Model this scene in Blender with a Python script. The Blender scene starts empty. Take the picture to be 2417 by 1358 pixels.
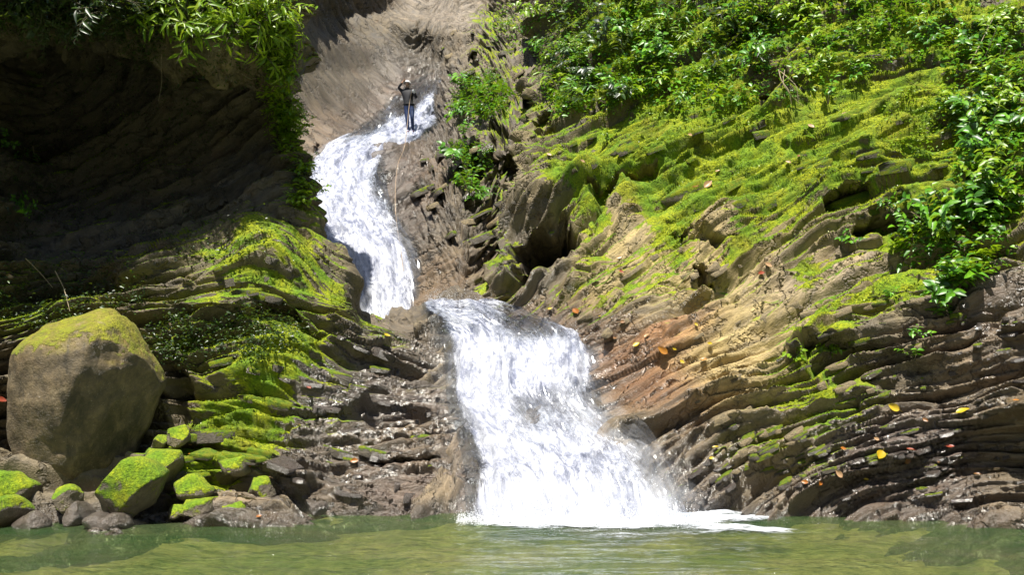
import bpy, bmesh, math, random
import numpy as np
from mathutils import Vector, Matrix

random.seed(7)
rng = np.random.default_rng(7)
scene = bpy.context.scene
COL = scene.collection

# ------------------------------------------------------------------ camera
F = 2100.0                       # focal length in pixels of the 2417 px wide photograph
CX, CY = 1208.5, 679.0
CAM_Z = 1.6
PITCH = math.radians(7.4)
CP, SP = math.cos(PITCH), math.sin(PITCH)
cam_d = bpy.data.cameras.new('camera')
cam_d.sensor_width = 36.0
cam_d.lens = 36.0 * F / 2417.0
cam_d.clip_end = 500
cam = bpy.data.objects.new('camera', cam_d)
cam.location = (0, 0, CAM_Z)
cam.rotation_euler = (math.radians(90) + PITCH, 0, 0)
COL.objects.link(cam)
scene.camera = cam

# ------------------------------------------------------------------ light
SUN_EL, SUN_AZ = math.radians(65), math.radians(-163)    # azimuth from +Y towards +X
sun_dir = Vector((math.sin(SUN_AZ) * math.cos(SUN_EL), math.cos(SUN_AZ) * math.cos(SUN_EL), math.sin(SUN_EL)))
world = bpy.data.worlds.new('World')
scene.world = world
world.use_nodes = True
wn = world.node_tree
bg = wn.nodes['Background']
sky = wn.nodes.new('ShaderNodeTexSky')
sky.sky_type = 'NISHITA'
sky.sun_disc = False
sky.sun_elevation = SUN_EL
sky.sun_rotation = SUN_AZ
wn.links.new(sky.outputs[0], bg.inputs[0])
bg.inputs[1].default_value = 0.07
sd = bpy.data.lights.new('sun', 'SUN')
sd.energy = 5.0
sd.angle = math.radians(0.6)
sd.color = (1.0, 0.95, 0.85)
so = bpy.data.objects.new('sun', sd)
so.rotation_euler = sun_dir.to_track_quat('Z', 'Y').to_euler()
so.location = (-10, 0, 30)
COL.objects.link(so)
scene.view_settings.view_transform = 'Standard'
scene.view_settings.look = 'None'
scene.view_settings.exposure = 1.12
scene.view_settings.gamma = 1.0
scene.cycles.max_bounces = 6
scene.cycles.diffuse_bounces = 3
scene.cycles.glossy_bounces = 2
scene.cycles.transparent_max_bounces = 8


# ------------------------------------------------------------------ maths helpers
def W(px, py, Y):
    """point of the place at ground distance Y seen along pixel (px, py)"""
    px = np.asarray(px, float); py = np.asarray(py, float); Y = np.asarray(Y, float)
    xc = (px - CX) / F; zc = -(py - CY) / F
    dy = CP - zc * SP; dz = SP + zc * CP
    s = Y / dy
    return np.stack([xc * s, Y + 0 * s, CAM_Z + dz * s], -1)


def proj(P):
    x = P[..., 0]; y = P[..., 1]; z = P[..., 2] - CAM_Z
    d = y * CP + z * SP; u = -y * SP + z * CP
    d = np.maximum(d, 0.01)
    return CX + F * x / d, CY - F * u / d


def hsh(i, j=0, k=0, seed=0):
    i = np.asarray(i).astype(np.int64).astype(np.uint32)
    j = np.asarray(j).astype(np.int64).astype(np.uint32)
    k = np.asarray(k).astype(np.int64).astype(np.uint32)
    h = i * np.uint32(374761393) + j * np.uint32(668265263) + k * np.uint32(2147483647) + np.uint32((seed * 1274126177 + 12345) & 0xffffffff)
    h = (h ^ (h >> np.uint32(13))) * np.uint32(1274126177)
    h = (h ^ (h >> np.uint32(16))) * np.uint32(2246822519)
    h = h ^ (h >> np.uint32(15))
    return h.astype(np.float64) / 4294967295.0


def noise(P, sc=1.0, seed=0):
    q = np.asarray(P) * sc
    f = np.floor(q); t = q - f
    t = t * t * t * (t * (t * 6 - 15) + 10)
    i = f.astype(np.int64)
    r = 0
    for a in (0, 1):
        wa = t[..., 0] if a else 1 - t[..., 0]
        for b in (0, 1):
            wb = t[..., 1] if b else 1 - t[..., 1]
            for c in (0, 1):
                wc = t[..., 2] if c else 1 - t[..., 2]
                r = r + wa * wb * wc * hsh(i[..., 0] + a, i[..., 1] + b, i[..., 2] + c, seed)
    return r * 2 - 1


def fbm(P, sc, seed, octv=4, gain=0.5):
    r = 0; a = 1.0
    for o in range(octv):
        r = r + a * noise(P, sc * 2 ** o, seed + o * 17)
        a *= gain
    return r


def worley(Q, sc, seed):
    """nearest feature point: random value, offset to it, and distance to the cell border"""
    q = Q * sc; f = np.floor(q).astype(np.int64)
    b1 = np.full(q.shape[:-1], 9.0); b2 = b1.copy(); r1 = np.zeros_like(b1); dl = np.zeros_like(q)
    for a in (-1, 0, 1):
        for b in (-1, 0, 1):
            for c in (-1, 0, 1):
                i, j, k = f[..., 0] + a, f[..., 1] + b, f[..., 2] + c
                d = np.stack([i + hsh(i, j, k, seed), j + hsh(i, j, k, seed + 1), k + hsh(i, j, k, seed + 2)], -1) - q
                dd = np.sqrt((d * d).sum(-1))
                m = dd < b1
                b2 = np.where(m, b1, np.minimum(b2, dd))
                r1 = np.where(m, hsh(i, j, k, seed + 3), r1); dl = np.where(m[..., None], d, dl)
                b1 = np.where(m, dd, b1)
    return r1, dl, b2 - b1


def facets(Q, sc, seed, off, tilt, crack):
    r, dl, e = worley(Q, sc, seed)
    i = np.floor(r * 9973)
    t_ = np.stack([hsh(i, 1, 0, seed) - 0.5, hsh(i, 2, 0, seed) - 0.5, hsh(i, 3, 0, seed) - 0.5], -1)
    w = sst(0, 0.10, e)
    return ((r - 0.5) * off * 1.15 + (dl * t_).sum(-1) * tilt) * w - crack * (1 - w)


def sst(a, b, x):
    t = np.clip((x - a) / (b - a), 0, 1)
    return t * t * (3 - 2 * t)


def blobs(px, py, lst, base=0.0):
    """soft maximum of elliptical patches (cx, cy, rx, ry, rot_deg, value)"""
    out = np.full(px.shape, base, float)
    for (cx, cy, rx, ry, rot, v) in lst:
        c, s = math.cos(math.radians(rot)), math.sin(math.radians(rot))
        dx = px - cx; dy = -(py - cy)
        a = (dx * c + dy * s) / rx; b = (-dx * s + dy * c) / ry
        w = np.exp(-(a * a + b * b) ** 1.5)
        out = out * (1 - w) + v * w
    return out


def polydist(px, py, poly):
    """signed distance in pixels, positive inside"""
    poly = np.array(poly, float); n = len(poly)
    best = np.full(px.shape, 1e9); ins = np.zeros(px.shape, bool)
    for i in range(n):
        x1, y1 = poly[i]; x2, y2 = poly[(i + 1) % n]
        ex, ey = x2 - x1, y2 - y1
        t = np.clip(((px - x1) * ex + (py - y1) * ey) / (ex * ex + ey * ey), 0, 1)
        best = np.minimum(best, np.hypot(px - x1 - t * ex, py - y1 - t * ey))
        cr = ((y1 > py) != (y2 > py)) & (px < (x2 - x1) * (py - y1) / ((y2 - y1) if y2 != y1 else 1e-9) + x1)
        ins ^= cr
    return np.where(ins, best, -best)


def crspline(net, n, axis, ten=0.42, wt=None):
    """cardinal spline through control points along an axis, n samples"""
    A = np.moveaxis(np.asarray(net, float), axis, 0)
    m = A.shape[0]
    # parameterise by mean chord so dense rows stay dense
    ch = np.linalg.norm(np.diff(A, axis=0), axis=-1).reshape(m - 1, -1).mean(1) ** 0.8
    if wt is not None: ch = ch * np.asarray(wt)
    kn = np.concatenate([[0], np.cumsum(ch)])
    t = np.linspace(0, kn[-1], n)
    k = np.clip(np.searchsorted(kn, t, 'right') - 1, 0, m - 2)
    u = (t - kn[k]) / (kn[k + 1] - kn[k])
    tan = np.zeros_like(A)
    for i in range(m):
        a = max(i - 1, 0); b = min(i + 1, m - 1)
        tan[i] = (A[b] - A[a]) / (kn[b] - kn[a]) * (ten * 2)
    sh = (n,) + (1,) * (A.ndim - 1)
    u = u.reshape(sh); h = (kn[k + 1] - kn[k]).reshape(sh)
    r = (2 * u**3 - 3 * u**2 + 1) * A[k] + (u**3 - 2 * u**2 + u) * h * tan[k] + (-2 * u**3 + 3 * u**2) * A[k + 1] + (u**3 - u**2) * h * tan[k + 1]
    return np.moveaxis(r, 0, axis)


def gridnormals(G):
    du = np.gradient(G, axis=1); dv = np.gradient(G, axis=0)
    n = np.cross(du, dv)
    n /= np.maximum(np.linalg.norm(n, axis=-1, keepdims=True), 1e-9)
    # face the camera side
    v = np.array([0, 0, CAM_Z]) - G
    s = np.sign((n * v).sum(-1).mean())
    return n * (s if s else 1)


# ------------------------------------------------------------------ object helpers
def mesh_np(name, V, quads=None, tris=None, attrs=None, uv=None, smooth=True):
    me = bpy.data.meshes.new(name)
    V = np.asarray(V, np.float32).reshape(-1, 3)
    me.vertices.add(len(V)); me.vertices.foreach_set('co', V.ravel())
    loops = []; starts = []; tot = 0
    if quads is not None and len(quads):
        q = np.asarray(quads, np.int32); loops.append(q.ravel()); starts.append(tot + np.arange(len(q)) * 4); tot += q.size
    if tris is not None and len(tris):
        t = np.asarray(tris, np.int32); loops.append(t.ravel()); starts.append(tot + np.arange(len(t)) * 3); tot += t.size
    loops = np.concatenate(loops); starts = np.concatenate(starts).astype(np.int32)
    me.loops.add(len(loops)); me.loops.foreach_set('vertex_index', loops)
    me.polygons.add(len(starts)); me.polygons.foreach_set('loop_start', starts)
    me.update(calc_edges=True)
    if smooth:
        me.polygons.foreach_set('use_smooth', np.ones(len(starts), bool))
    if uv is not None:
        l = me.uv_layers.new(name='UVMap')
        l.data.foreach_set('uv', np.asarray(uv, np.float32).reshape(-1, 2)[loops].ravel())
    for k, a in (attrs or {}).items():
        a = np.asarray(a, np.float32)
        if a.ndim and a.reshape(len(V), -1).shape[1] == 1:
            at = me.attributes.new(k, 'FLOAT', 'POINT'); at.data.foreach_set('value', a.ravel())
        else:
            at = me.attributes.new(k, 'FLOAT_COLOR', 'POINT')
            c = a.reshape(len(V), -1)
            if c.shape[1] == 3:
                c = np.concatenate([c, np.ones((len(c), 1), np.float32)], 1)
            at.data.foreach_set('color', c.ravel())
    me.validate()
    return me


def grid_quads(nv, nu, flip=False):
    i = np.arange(nv * nu).reshape(nv, nu)
    q = np.stack([i[:-1, :-1], i[:-1, 1:], i[1:, 1:], i[1:, :-1]], -1).reshape(-1, 4)
    return q[:, ::-1] if flip else q


def obj(name, me, mat=None, parent=None, loc=None):
    o = bpy.data.objects.new(name, me)
    COL.objects.link(o)
    if mat is not None and me is not None and len(me.materials) == 0:
        me.materials.append(mat)
    if parent is not None:
        o.parent = parent
    if loc is not None:
        o.location = loc
    return o


def tag(o, label=None, cat=None, group=None, kind=None):
    if label: o['label'] = label
    if cat: o['category'] = cat
    if group: o['group'] = group
    if kind: o['kind'] = kind
    return o


# ------------------------------------------------------------------ materials
class NT:
    def __init__(s, name):
        s.m = bpy.data.materials.new(name); s.m.use_nodes = True
        s.t = s.m.node_tree; s.n = s.t.nodes; s.l = s.t.links
        s.out = s.n['Material Output']; s.b = s.n['Principled BSDF']

    def node(s, ty, **kw):
        n = s.n.new(ty)
        for k, v in kw.items(): setattr(n, k, v)
        return n

    def link(s, a, b): s.l.new(a, b)

    def put(s, sock, v):
        if hasattr(v, 'is_linked') or hasattr(v, 'links'): s.l.new(v, sock)
        else: sock.default_value = v

    def math(s, op, a, b=0.0, clamp=False):
        n = s.node('ShaderNodeMath', operation=op); n.use_clamp = clamp
        s.put(n.inputs[0], a); s.put(n.inputs[1], b)
        return n.outputs[0]

    def noise(s, vec, scale, detail=4, rough=0.6, dist=0.0, out=0):
        n = s.node('ShaderNodeTexNoise'); n.inputs['Scale'].default_value = scale
        n.inputs['Detail'].default_value = detail; n.inputs['Roughness'].default_value = rough
        n.inputs['Distortion'].default_value = dist
        if vec is not None: s.link(vec, n.inputs['Vector'])
        return n.outputs[out]

    def ramp(s, f, a, b, c0=0.0, c1=1.0):
        n = s.node('ShaderNodeMapRange'); n.interpolation_type = 'SMOOTHSTEP'
        s.put(n.inputs[0], f); s.put(n.inputs[1], a); s.put(n.inputs[2], b); s.put(n.inputs[3], c0); s.put(n.inputs[4], c1)
        return n.outputs[0]

    def mix(s, f, a, b, mode='MIX'):
        n = s.node('ShaderNodeMix', data_type='RGBA', blend_type=mode)
        s.put(n.inputs[0], f); s.put(n.inputs[6], a if hasattr(a, 'links') else (*a, 1) if len(a) == 3 else a)
        s.put(n.inputs[7], b if hasattr(b, 'links') else (*b, 1) if len(b) == 3 else b)
        return n.outputs[2]

    def attr(s, name, out=2):
        n = s.node('ShaderNodeAttribute'); n.attribute_name = name
        return n.outputs[out]

    def bump(s, h, strength, dist, normal=None):
        n = s.node('ShaderNodeBump'); n.inputs['Strength'].default_value = strength; n.inputs['Distance'].default_value = dist
        s.link(h, n.inputs['Height'])
        if normal is not None: s.link(normal, n.inputs['Normal'])
        return n.outputs[0]


MOSS_A, MOSS_B, MOSS_C = (0.165, 0.290, 0.002), (0.390, 0.425, 0.003), (0.050, 0.105, 0.002)


def rock_material(name, use_attr=True, col=(0.2, 0.17, 0.12), moss_c=0.5, wet_c=0.0, ochre=False):
    t = NT(name)
    tc = t.node('ShaderNodeTexCoord'); P = tc.outputs['Object']
    geo = t.node('ShaderNodeNewGeometry')
    sep = t.node('ShaderNodeSeparateXYZ'); t.link(geo.outputs['Normal'], sep.inputs[0]); nz = sep.outputs[2]
    if use_attr:
        base = t.attr('col', 0); moss = t.attr('moss'); wet = t.attr('wet'); bed = t.attr('bed')
        bv = t.node('ShaderNodeCombineXYZ'); t.link(bed, bv.inputs[2])
        # thin bedding lines that follow the strata
        sp = t.node('ShaderNodeSeparateXYZ'); t.link(P, sp.inputs[0])
        t.link(t.math('MULTIPLY', sp.outputs[0], 0.06), bv.inputs[0]); t.link(t.math('MULTIPLY', sp.outputs[1], 0.06), bv.inputs[1])
        lines = t.noise(bv.outputs[0], 11.0, 6, 0.75)
    else:
        base = None; lines = t.noise(P, 3.0, 5, 0.7)
    if use_attr:
        av = t.node('ShaderNodeCombineXYZ'); t.link(bed, av.inputs[2])
        t.link(t.math('MULTIPLY', sp.outputs[0], 0.35), av.inputs[0]); t.link(t.math('MULTIPLY', sp.outputs[1], 0.35), av.inputs[1])
        PA = av.outputs[0]
    else:
        PA = P
    n1 = t.noise(P, 1.1, 5, 0.6); n2 = t.noise(PA, 8.0, 5, 0.68); n3 = t.noise(P, 38.0, 3, 0.6)
    rock = base if base is not None else t.mix(0.0, col, col)
    rock = t.mix(t.ramp(lines, 0.35, 0.65), t.mix(0.66, rock, (0.028, 0.024, 0.018)), rock)
    rock = t.mix(t.ramp(n2, 0.25, 0.75), t.mix(0.48, rock, (0.03, 0.026, 0.02)), t.mix(0.16, rock, (0.55, 0.43, 0.24)))
    vo = t.node('ShaderNodeTexVoronoi', feature='DISTANCE_TO_EDGE'); vo.inputs['Scale'].default_value = 3.4
    wv = t.node('ShaderNodeVectorMath', operation='MULTIPLY_ADD'); t.link(t.noise(P, 3.0, 3, 0.6, 0, 1), wv.inputs[0]); wv.inputs[1].default_value = (.35, .35, .2); t.link(PA, wv.inputs[2])
    t.link(wv.outputs[0], vo.inputs['Vector']); crack = t.ramp(vo.outputs[0], 0.0, 0.07)
    rock = t.mix(t.math('MULTIPLY', t.math('SUBTRACT', 1.0, crack), 0.3 if use_attr else 0.0), rock, (0.02, 0.017, 0.013))
    rock = t.mix(t.math('MULTIPLY', t.ramp(n1, 0.55, 0.75), 0.28), rock, (0.17, 0.085, 0.03))
    rock = t.mix(t.math('MULTIPLY', t.ramp(n3, 0.62, 0.75), 0.35), rock, (0.45, 0.42, 0.36))
    wetv = wet if use_attr else t.math('ADD', wet_c, 0.0)
    wetn = t.math('MULTIPLY', wetv, t.ramp(n2, 0.2, 0.55), True)
    rock = t.mix(t.math('MULTIPLY', wetn, 0.58), rock, (0.026, 0.018, 0.017))
    # moss
    mossv = moss if use_attr else t.math('ADD', moss_c, 0.0)
    f = t.math('ADD', t.math('MULTIPLY', mossv, 1.75), t.math('MULTIPLY', t.math('SUBTRACT', nz, 0.40), 0.95))
    f = t.math('ADD', f, t.math('MULTIPLY', t.math('SUBTRACT', n2, 0.5), 1.5))
    f = t.math('ADD', f, t.math('MULTIPLY', t.math('SUBTRACT', n1, 0.5), 1.1))
    mf = t.ramp(f, 0.50, 0.74)
    mf = t.math('MULTIPLY', mf, t.ramp(mossv, 0.02, 0.18))
    m1 = t.noise(P, 2.4, 3, 0.5); m2 = t.noise(P, 24.0, 4, 0.7)
    mc = t.mix(t.ramp(m1, 0.35, 0.65), MOSS_A, MOSS_B)
    mc = t.mix(t.ramp(m2, 0.35, 0.7), t.mix(0.75, mc, MOSS_C), mc)
    mc = t.mix(t.math('MULTIPLY', t.ramp(n1, 0.5, 0.75), 0.5), mc, (0.17, 0.12, 0.012))
    if ochre:                                    # thin golden film that grades into the stone
        film = t.ramp(t.math('ADD', nz, t.math('MULTIPLY', t.math('SUBTRACT', n1, 0.5), 1.2)), -0.05, 0.75)
        rock = t.mix(t.math('MULTIPLY', film, 0.85), rock, t.mix(t.ramp(m1, 0.3, 0.7), (0.19, 0.125, 0.018), (0.20, 0.17, 0.010)))
        sv = t.node('ShaderNodeMapping'); t.link(P, sv.inputs[0]); sv.inputs['Scale'].default_value = (1.6, 1.6, 0.35)
        rock = t.mix(t.math('MULTIPLY', t.ramp(t.noise(sv.outputs[0], 2.2, 6, 0.7, 0.5), 0.48, 0.66), 0.75), rock, (0.028, 0.024, 0.015))
        rock = t.mix(t.math('MULTIPLY', t.ramp(t.noise(P, 3.1, 6, 0.75), 0.56, 0.70), 0.5), rock, (0.30, 0.24, 0.15))
        mc = t.mix(0.45, mc, (0.21, 0.18, 0.008)); mf = t.math('MULTIPLY', mf, t.ramp(n2, 0.35, 0.62, 0.15, 0.85))
    c = t.mix(mf, rock, mc)
    t.link(c, t.b.inputs['Base Color'])
    rr = t.ramp(t.noise(P, 16.0, 4, 0.7), 0.3, 0.7, 0.14, 0.42)
    rdry = t.ramp(n2, 0.3, 0.7, 0.62, 0.9)
    rm = t.node('ShaderNodeMix', data_type='FLOAT')
    t.put(rm.inputs[0], wetn); t.put(rm.inputs[2], rdry); t.put(rm.inputs[3], rr)
    rm2 = t.node('ShaderNodeMix', data_type='FLOAT'); t.put(rm2.inputs[0], mf); t.link(rm.outputs[0], rm2.inputs[2]); rm2.inputs[3].default_value = 0.95
    t.link(rm2.outputs[0], t.b.inputs['Roughness'])
    t.put(t.b.inputs['Specular IOR Level'], 0.5)
    coat_n = t.bump(t.math('ADD', t.noise(P, 16.0, 5, 0.75), t.math('MULTIPLY', n2, 0.6)), 1.0, 0.16)
    t.link(coat_n, t.b.inputs['Coat Normal']); t.b.inputs['Coat Roughness'].default_value = 0.17; t.b.inputs['Coat IOR'].default_value = 1.7
    t.link(t.math('MULTIPLY', t.math('MULTIPLY', wetn, t.math('SUBTRACT', 1.0, mf)), t.ramp(t.noise(P, 5.0, 4, 0.7), 0.30, 0.5)), t.b.inputs['Coat Weight'])
    # relief
    h = t.math('ADD', t.math('MULTIPLY', n2, 0.6), t.math('MULTIPLY', n3, 0.25))
    h = t.math('ADD', h, t.math('MULTIPLY', lines, 0.7))
    h = t.math('ADD', h, t.math('MULTIPLY', crack, 0.5 if use_attr else 0.0))
    nb = t.bump(h, 0.4 if ochre else 0.8, 0.09)
    hm = t.math('ADD', t.noise(P, 60.0, 3, 0.7), t.math('MULTIPLY', m2, 1.2))
    hm = t.math('MULTIPLY', hm, mf)
    nb = t.bump(hm, 0.6, 0.05, nb)
    t.link(nb, t.b.inputs['Normal'])
    return t.m


M_ROCK = rock_material('layered_rock')
M_STONE = rock_material('loose_stone', False, (0.20, 0.165, 0.115), 0.42, 0.15)
M_STONE_MOSS = rock_material('mossy_stone', False, (0.15, 0.125, 0.09), 0.50, 0.1)
M_STONE_LUSH = rock_material('lush_mossy_stone', False, (0.13, 0.11, 0.07), 0.72, 0.0)
M_STONE_WET = rock_material('wet_stone', False, (0.17, 0.14, 0.12), 0.0, 0.9)
M_BOULDER = rock_material('boulder_stone', False, (0.125, 0.088, 0.045), 0.36, 0.05, ochre=True)


def leaf_material(name, c0, c1, c2, trans=0.35):
    t = NT(name)
    geo = t.node('ShaderNodeNewGeometry'); oi = t.node('ShaderNodeObjectInfo')
    r = t.math('FRACT', t.math('ADD', geo.outputs['Random Per Island'], t.math('MULTIPLY', oi.outputs['Random'], 3.7)))
    cr = t.node('ShaderNodeValToRGB'); t.link(r, cr.inputs[0])
    e = cr.color_ramp.elements
    e[0].color = (*c0, 1); e[1].color = (*c2, 1); e[1].position = 1.0
    m = e.new(0.5); m.color = (*c1, 1)
    tc = t.node('ShaderNodeTexCoord')
    col = t.mix(t.ramp(t.noise(tc.outputs['Object'], 1.3, 3), 0.35, 0.65), cr.outputs[0], t.mix(0.5, cr.outputs[0], c0))
    t.link(col, t.b.inputs['Base Color'])
    t.b.inputs['Roughness'].default_value = 0.38
    tr = t.node('ShaderNodeBsdfTranslucent'); t.link(t.mix(0.6, col, (0.22, 0.30, 0.01)), tr.inputs[0])
    mx = t.node('ShaderNodeMixShader'); mx.inputs[0].default_value = trans
    t.link(t.b.outputs[0], mx.inputs[1]); t.link(tr.outputs[0], mx.inputs[2]); t.link(mx.outputs[0], t.out.inputs[0])
    return t.m


M_LEAF = leaf_material('green_leaf', (0.026, 0.090, 0.007), (0.080, 0.260, 0.008), (0.180, 0.420, 0.012))
M_LEAF_Y = leaf_material('yellow_green_leaf', (0.12, 0.24, 0.004), (0.22, 0.38, 0.006), (0.34, 0.44, 0.012), 0.45)
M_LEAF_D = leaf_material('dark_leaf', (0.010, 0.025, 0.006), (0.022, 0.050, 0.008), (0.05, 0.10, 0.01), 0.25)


def plain(name, c, rough=0.7, nscale=20.0, var=0.4, spec=0.4):
    t = NT(name); tc = t.node('ShaderNodeTexCoord')
    n = t.noise(tc.outputs['Object'], nscale, 4)
    t.link(t.mix(t.ramp(n, 0.3, 0.7), tuple(x * (1 - var) for x in c), c), t.b.inputs['Base Color'])
    t.b.inputs['Roughness'].default_value = rough
    t.b.inputs['Specular IOR Level'].default_value = spec
    return t.m


M_STEM = plain('stem_bark', (0.10, 0.085, 0.045), 0.8)
M_ROOT = plain('pale_root', (0.30, 0.24, 0.15), 0.8)


# ------------------------------------------------------------------ rock shaping
def layers(b, s, Q, t, L, seed, gap=0.12):
    """stacked beds broken into blocks: returns (block offset -0.5..0.5, joint depth 0..1, position in bed)"""
    bb = b / t + 0.22 * noise(Q, 0.5 / t, seed) + 0.3 * np.sin(b / t * 1.7 + seed)
    i = np.floor(bb); f = bb - i
    ss = s / L * (0.5 + 1.0 * hsh(i, 3, 1, seed)) + 10 * hsh(i, 0, 0, seed) + 0.3 * noise(Q, 1.0 / L, seed + 5) + 0.25 * (f - 0.5)
    j = np.floor(ss); fs = ss - j
    r = hsh(i, j, 7, seed) - 0.5
    jd = 1 - sst(0, gap, f)
    js = 1 - sst(0, gap * 0.3, np.minimum(fs, 1 - fs))
    # outline of a broken bed: rounded upper lip, sharp drop to the bed above
    lip = f * sst(0, gap * 0.7, 1 - f)
    r = r * 1.25 * sst(0, gap, f) * sst(0, gap, 1 - f) * sst(0, gap * 0.3, np.minimum(fs, 1 - fs))      # beds meet in a groove
    return r, np.maximum(jd, js * 0.9 * hsh(i, j, 9, seed)), lip


def shape_rock(G, bedf, strikef, amp, seed, notches=(), bumps=(), big=0.28, block=None, el=0.26):
    N = gridnormals(G)
    P = G.copy()
    px, py = proj(P)
    b = bedf(P); s = strikef(P)
    A = amp(px, py)
    b = b + fbm(P, 0.33, seed + 40, 2) * 0.30 + fbm(P, 1.1, seed + 41, 2) * 0.05
    c = P[..., 1] * 0.8 - P[..., 0] * 0.3
    Q = np.stack([s * el, c * el, b * 1.5], -1)          # noise drawn out along the beds
    d = big * fbm(Q, 0.75, seed, 3) + 0.08 * fbm(P, 1.3, seed + 8, 2)
    r, j, f = layers(b, s, Q, 0.55, 4.2, seed + 1, 0.24); d1 = r * 0.36 - j * 0.10 + (f - 0.4) * 0.34
    r, j, f = layers(b, s, Q, 0.19, 2.4, seed + 2, 0.36); d2 = r * 0.16 - j * 0.07 + (f - 0.4) * 0.17
    Qw = Q + np.stack([noise(P, 2.2, seed + 50), noise(P, 2.2, seed + 51), noise(P, 2.2, seed + 52)], -1) * 0.05
    Qb = block(px, py)[..., None] * (P * 0.75) + (1 - block(px, py)[..., None]) * Qw if block is not None else Qw
    fa = facets(Qb, 1.25, seed + 60, 0.32, 0.55, 0.06) + facets(Qb, 3.4, seed + 61, 0.14, 0.24, 0.045) + facets(Qb, 8.5, seed + 62, 0.04, 0.08, 0.014)
    if block is not None:
        bk = block(px, py); fa = (0.25 + 0.75 * bk) * (facets(Qb, 1.25, seed + 60, 0.42, 0.75, 0.10) + facets(Qb, 3.0, seed + 61, 0.15, 0.28, 0.05)); d1 = d1 * (1 - 0.8 * bk); d2 = d2 * (1 - 0.8 * bk)
    m2 = 0.35 + 0.75 * sst(-0.25, 0.35, noise(P, 0.8, seed + 21))
    fine = blobs(px, py, [(2150, 1050, 380, 210, 0, 1.0), (880, 1000, 230, 220, 0, 1.0), (1650, 1120, 150, 120, 0, 0.8)])
    r, j, f = layers(b, s, Q, 0.105, 1.1, seed + 4, 0.45); d3 = r * 0.09 - j * 0.045 + (f - 0.4) * 0.10
    d1 = d1 * (1 - 0.65 * fine); d = d * (1 - 0.4 * fine)
    d = d * (0.4 + 0.6 * np.minimum(A, 1)) + A * (d1 + d2 * m2 + fa + d3 * fine) + 0.016 * fbm(P, 8.0, seed + 31, 3) * A
    for (cx, cy, rx, ry, rot, v) in bumps:
        d = d + v * blobs(px, py, [(cx, cy, rx, ry, rot, 1.0)])
    P = P + N * d[..., None]
    for (poly, depth, edge) in notches:
        q = polydist(px + 14 * fbm(P, 1.8, seed + 70, 3), py + 14 * fbm(P, 1.8, seed + 71, 3), poly)
        w = sst(0, edge, q) * depth
        P = P + w[..., None] * np.array([0.12, 1.0, -0.06])
    return P, b, px, py


def paint(px, py, lst, base):
    out = np.zeros(px.shape + (3,)); out[:] = base
    for (cx, cy, rx, ry, rot, c) in lst:
        w = blobs(px, py, [(cx, cy, rx, ry, rot, 1.0)])[..., None]
        out = out * (1 - w) + np.array(c) * w
    return out


TAN, GREY, DARK, ORANGE, PALE, OLIVE = (0.46, 0.385, 0.185), (0.21, 0.175, 0.13), (0.075, 0.066, 0.056), (0.36, 0.165, 0.05), (0.44, 0.40, 0.36), (0.16, 0.145, 0.07)


def rock_obj(name, G, nu, nv, bedf, strikef, amp, seed, col, base, moss, wet, notches, bumps, label, big=0.28, block=None):
    P, b, px, py = shape_rock(G, bedf, strikef, amp, seed, notches, bumps, big, block)
    c = paint(px, py, col, base)
    line = sst(0.40, 0.08, P[..., 2] + 0.10 * noise(P, 1.5, seed + 88))
    c = c * (1 - 0.35 * line[..., None]); wv = np.maximum(blobs(px, py, wet), line)
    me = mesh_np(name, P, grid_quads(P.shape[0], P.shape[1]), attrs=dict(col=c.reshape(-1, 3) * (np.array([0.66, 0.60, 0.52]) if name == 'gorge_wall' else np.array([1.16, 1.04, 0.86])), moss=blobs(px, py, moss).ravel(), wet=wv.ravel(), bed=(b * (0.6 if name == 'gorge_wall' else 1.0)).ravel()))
    # normals towards the open side
    o = obj(name, me, M_ROCK)
    tag(o, label, None, None, 'structure')
    return o, P


def net_world(rows):
    return np.array([[W(px, py, Y) for (px, Y) in cols] for (py, cols) in rows])


# ---- right slope
def R(py, edge, Ys, curl=None):
    xs = [1400, 1600, 1800, 2000, 2200, 2417, 2800, 3300]
    e, Ye = edge
    pre = [(e + 70, Ye + 5), (e + 15, Ye + 1.6)] if curl is None else curl
    return (py, pre + [(e, Ye)] + list(zip(xs, Ys)))


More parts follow.
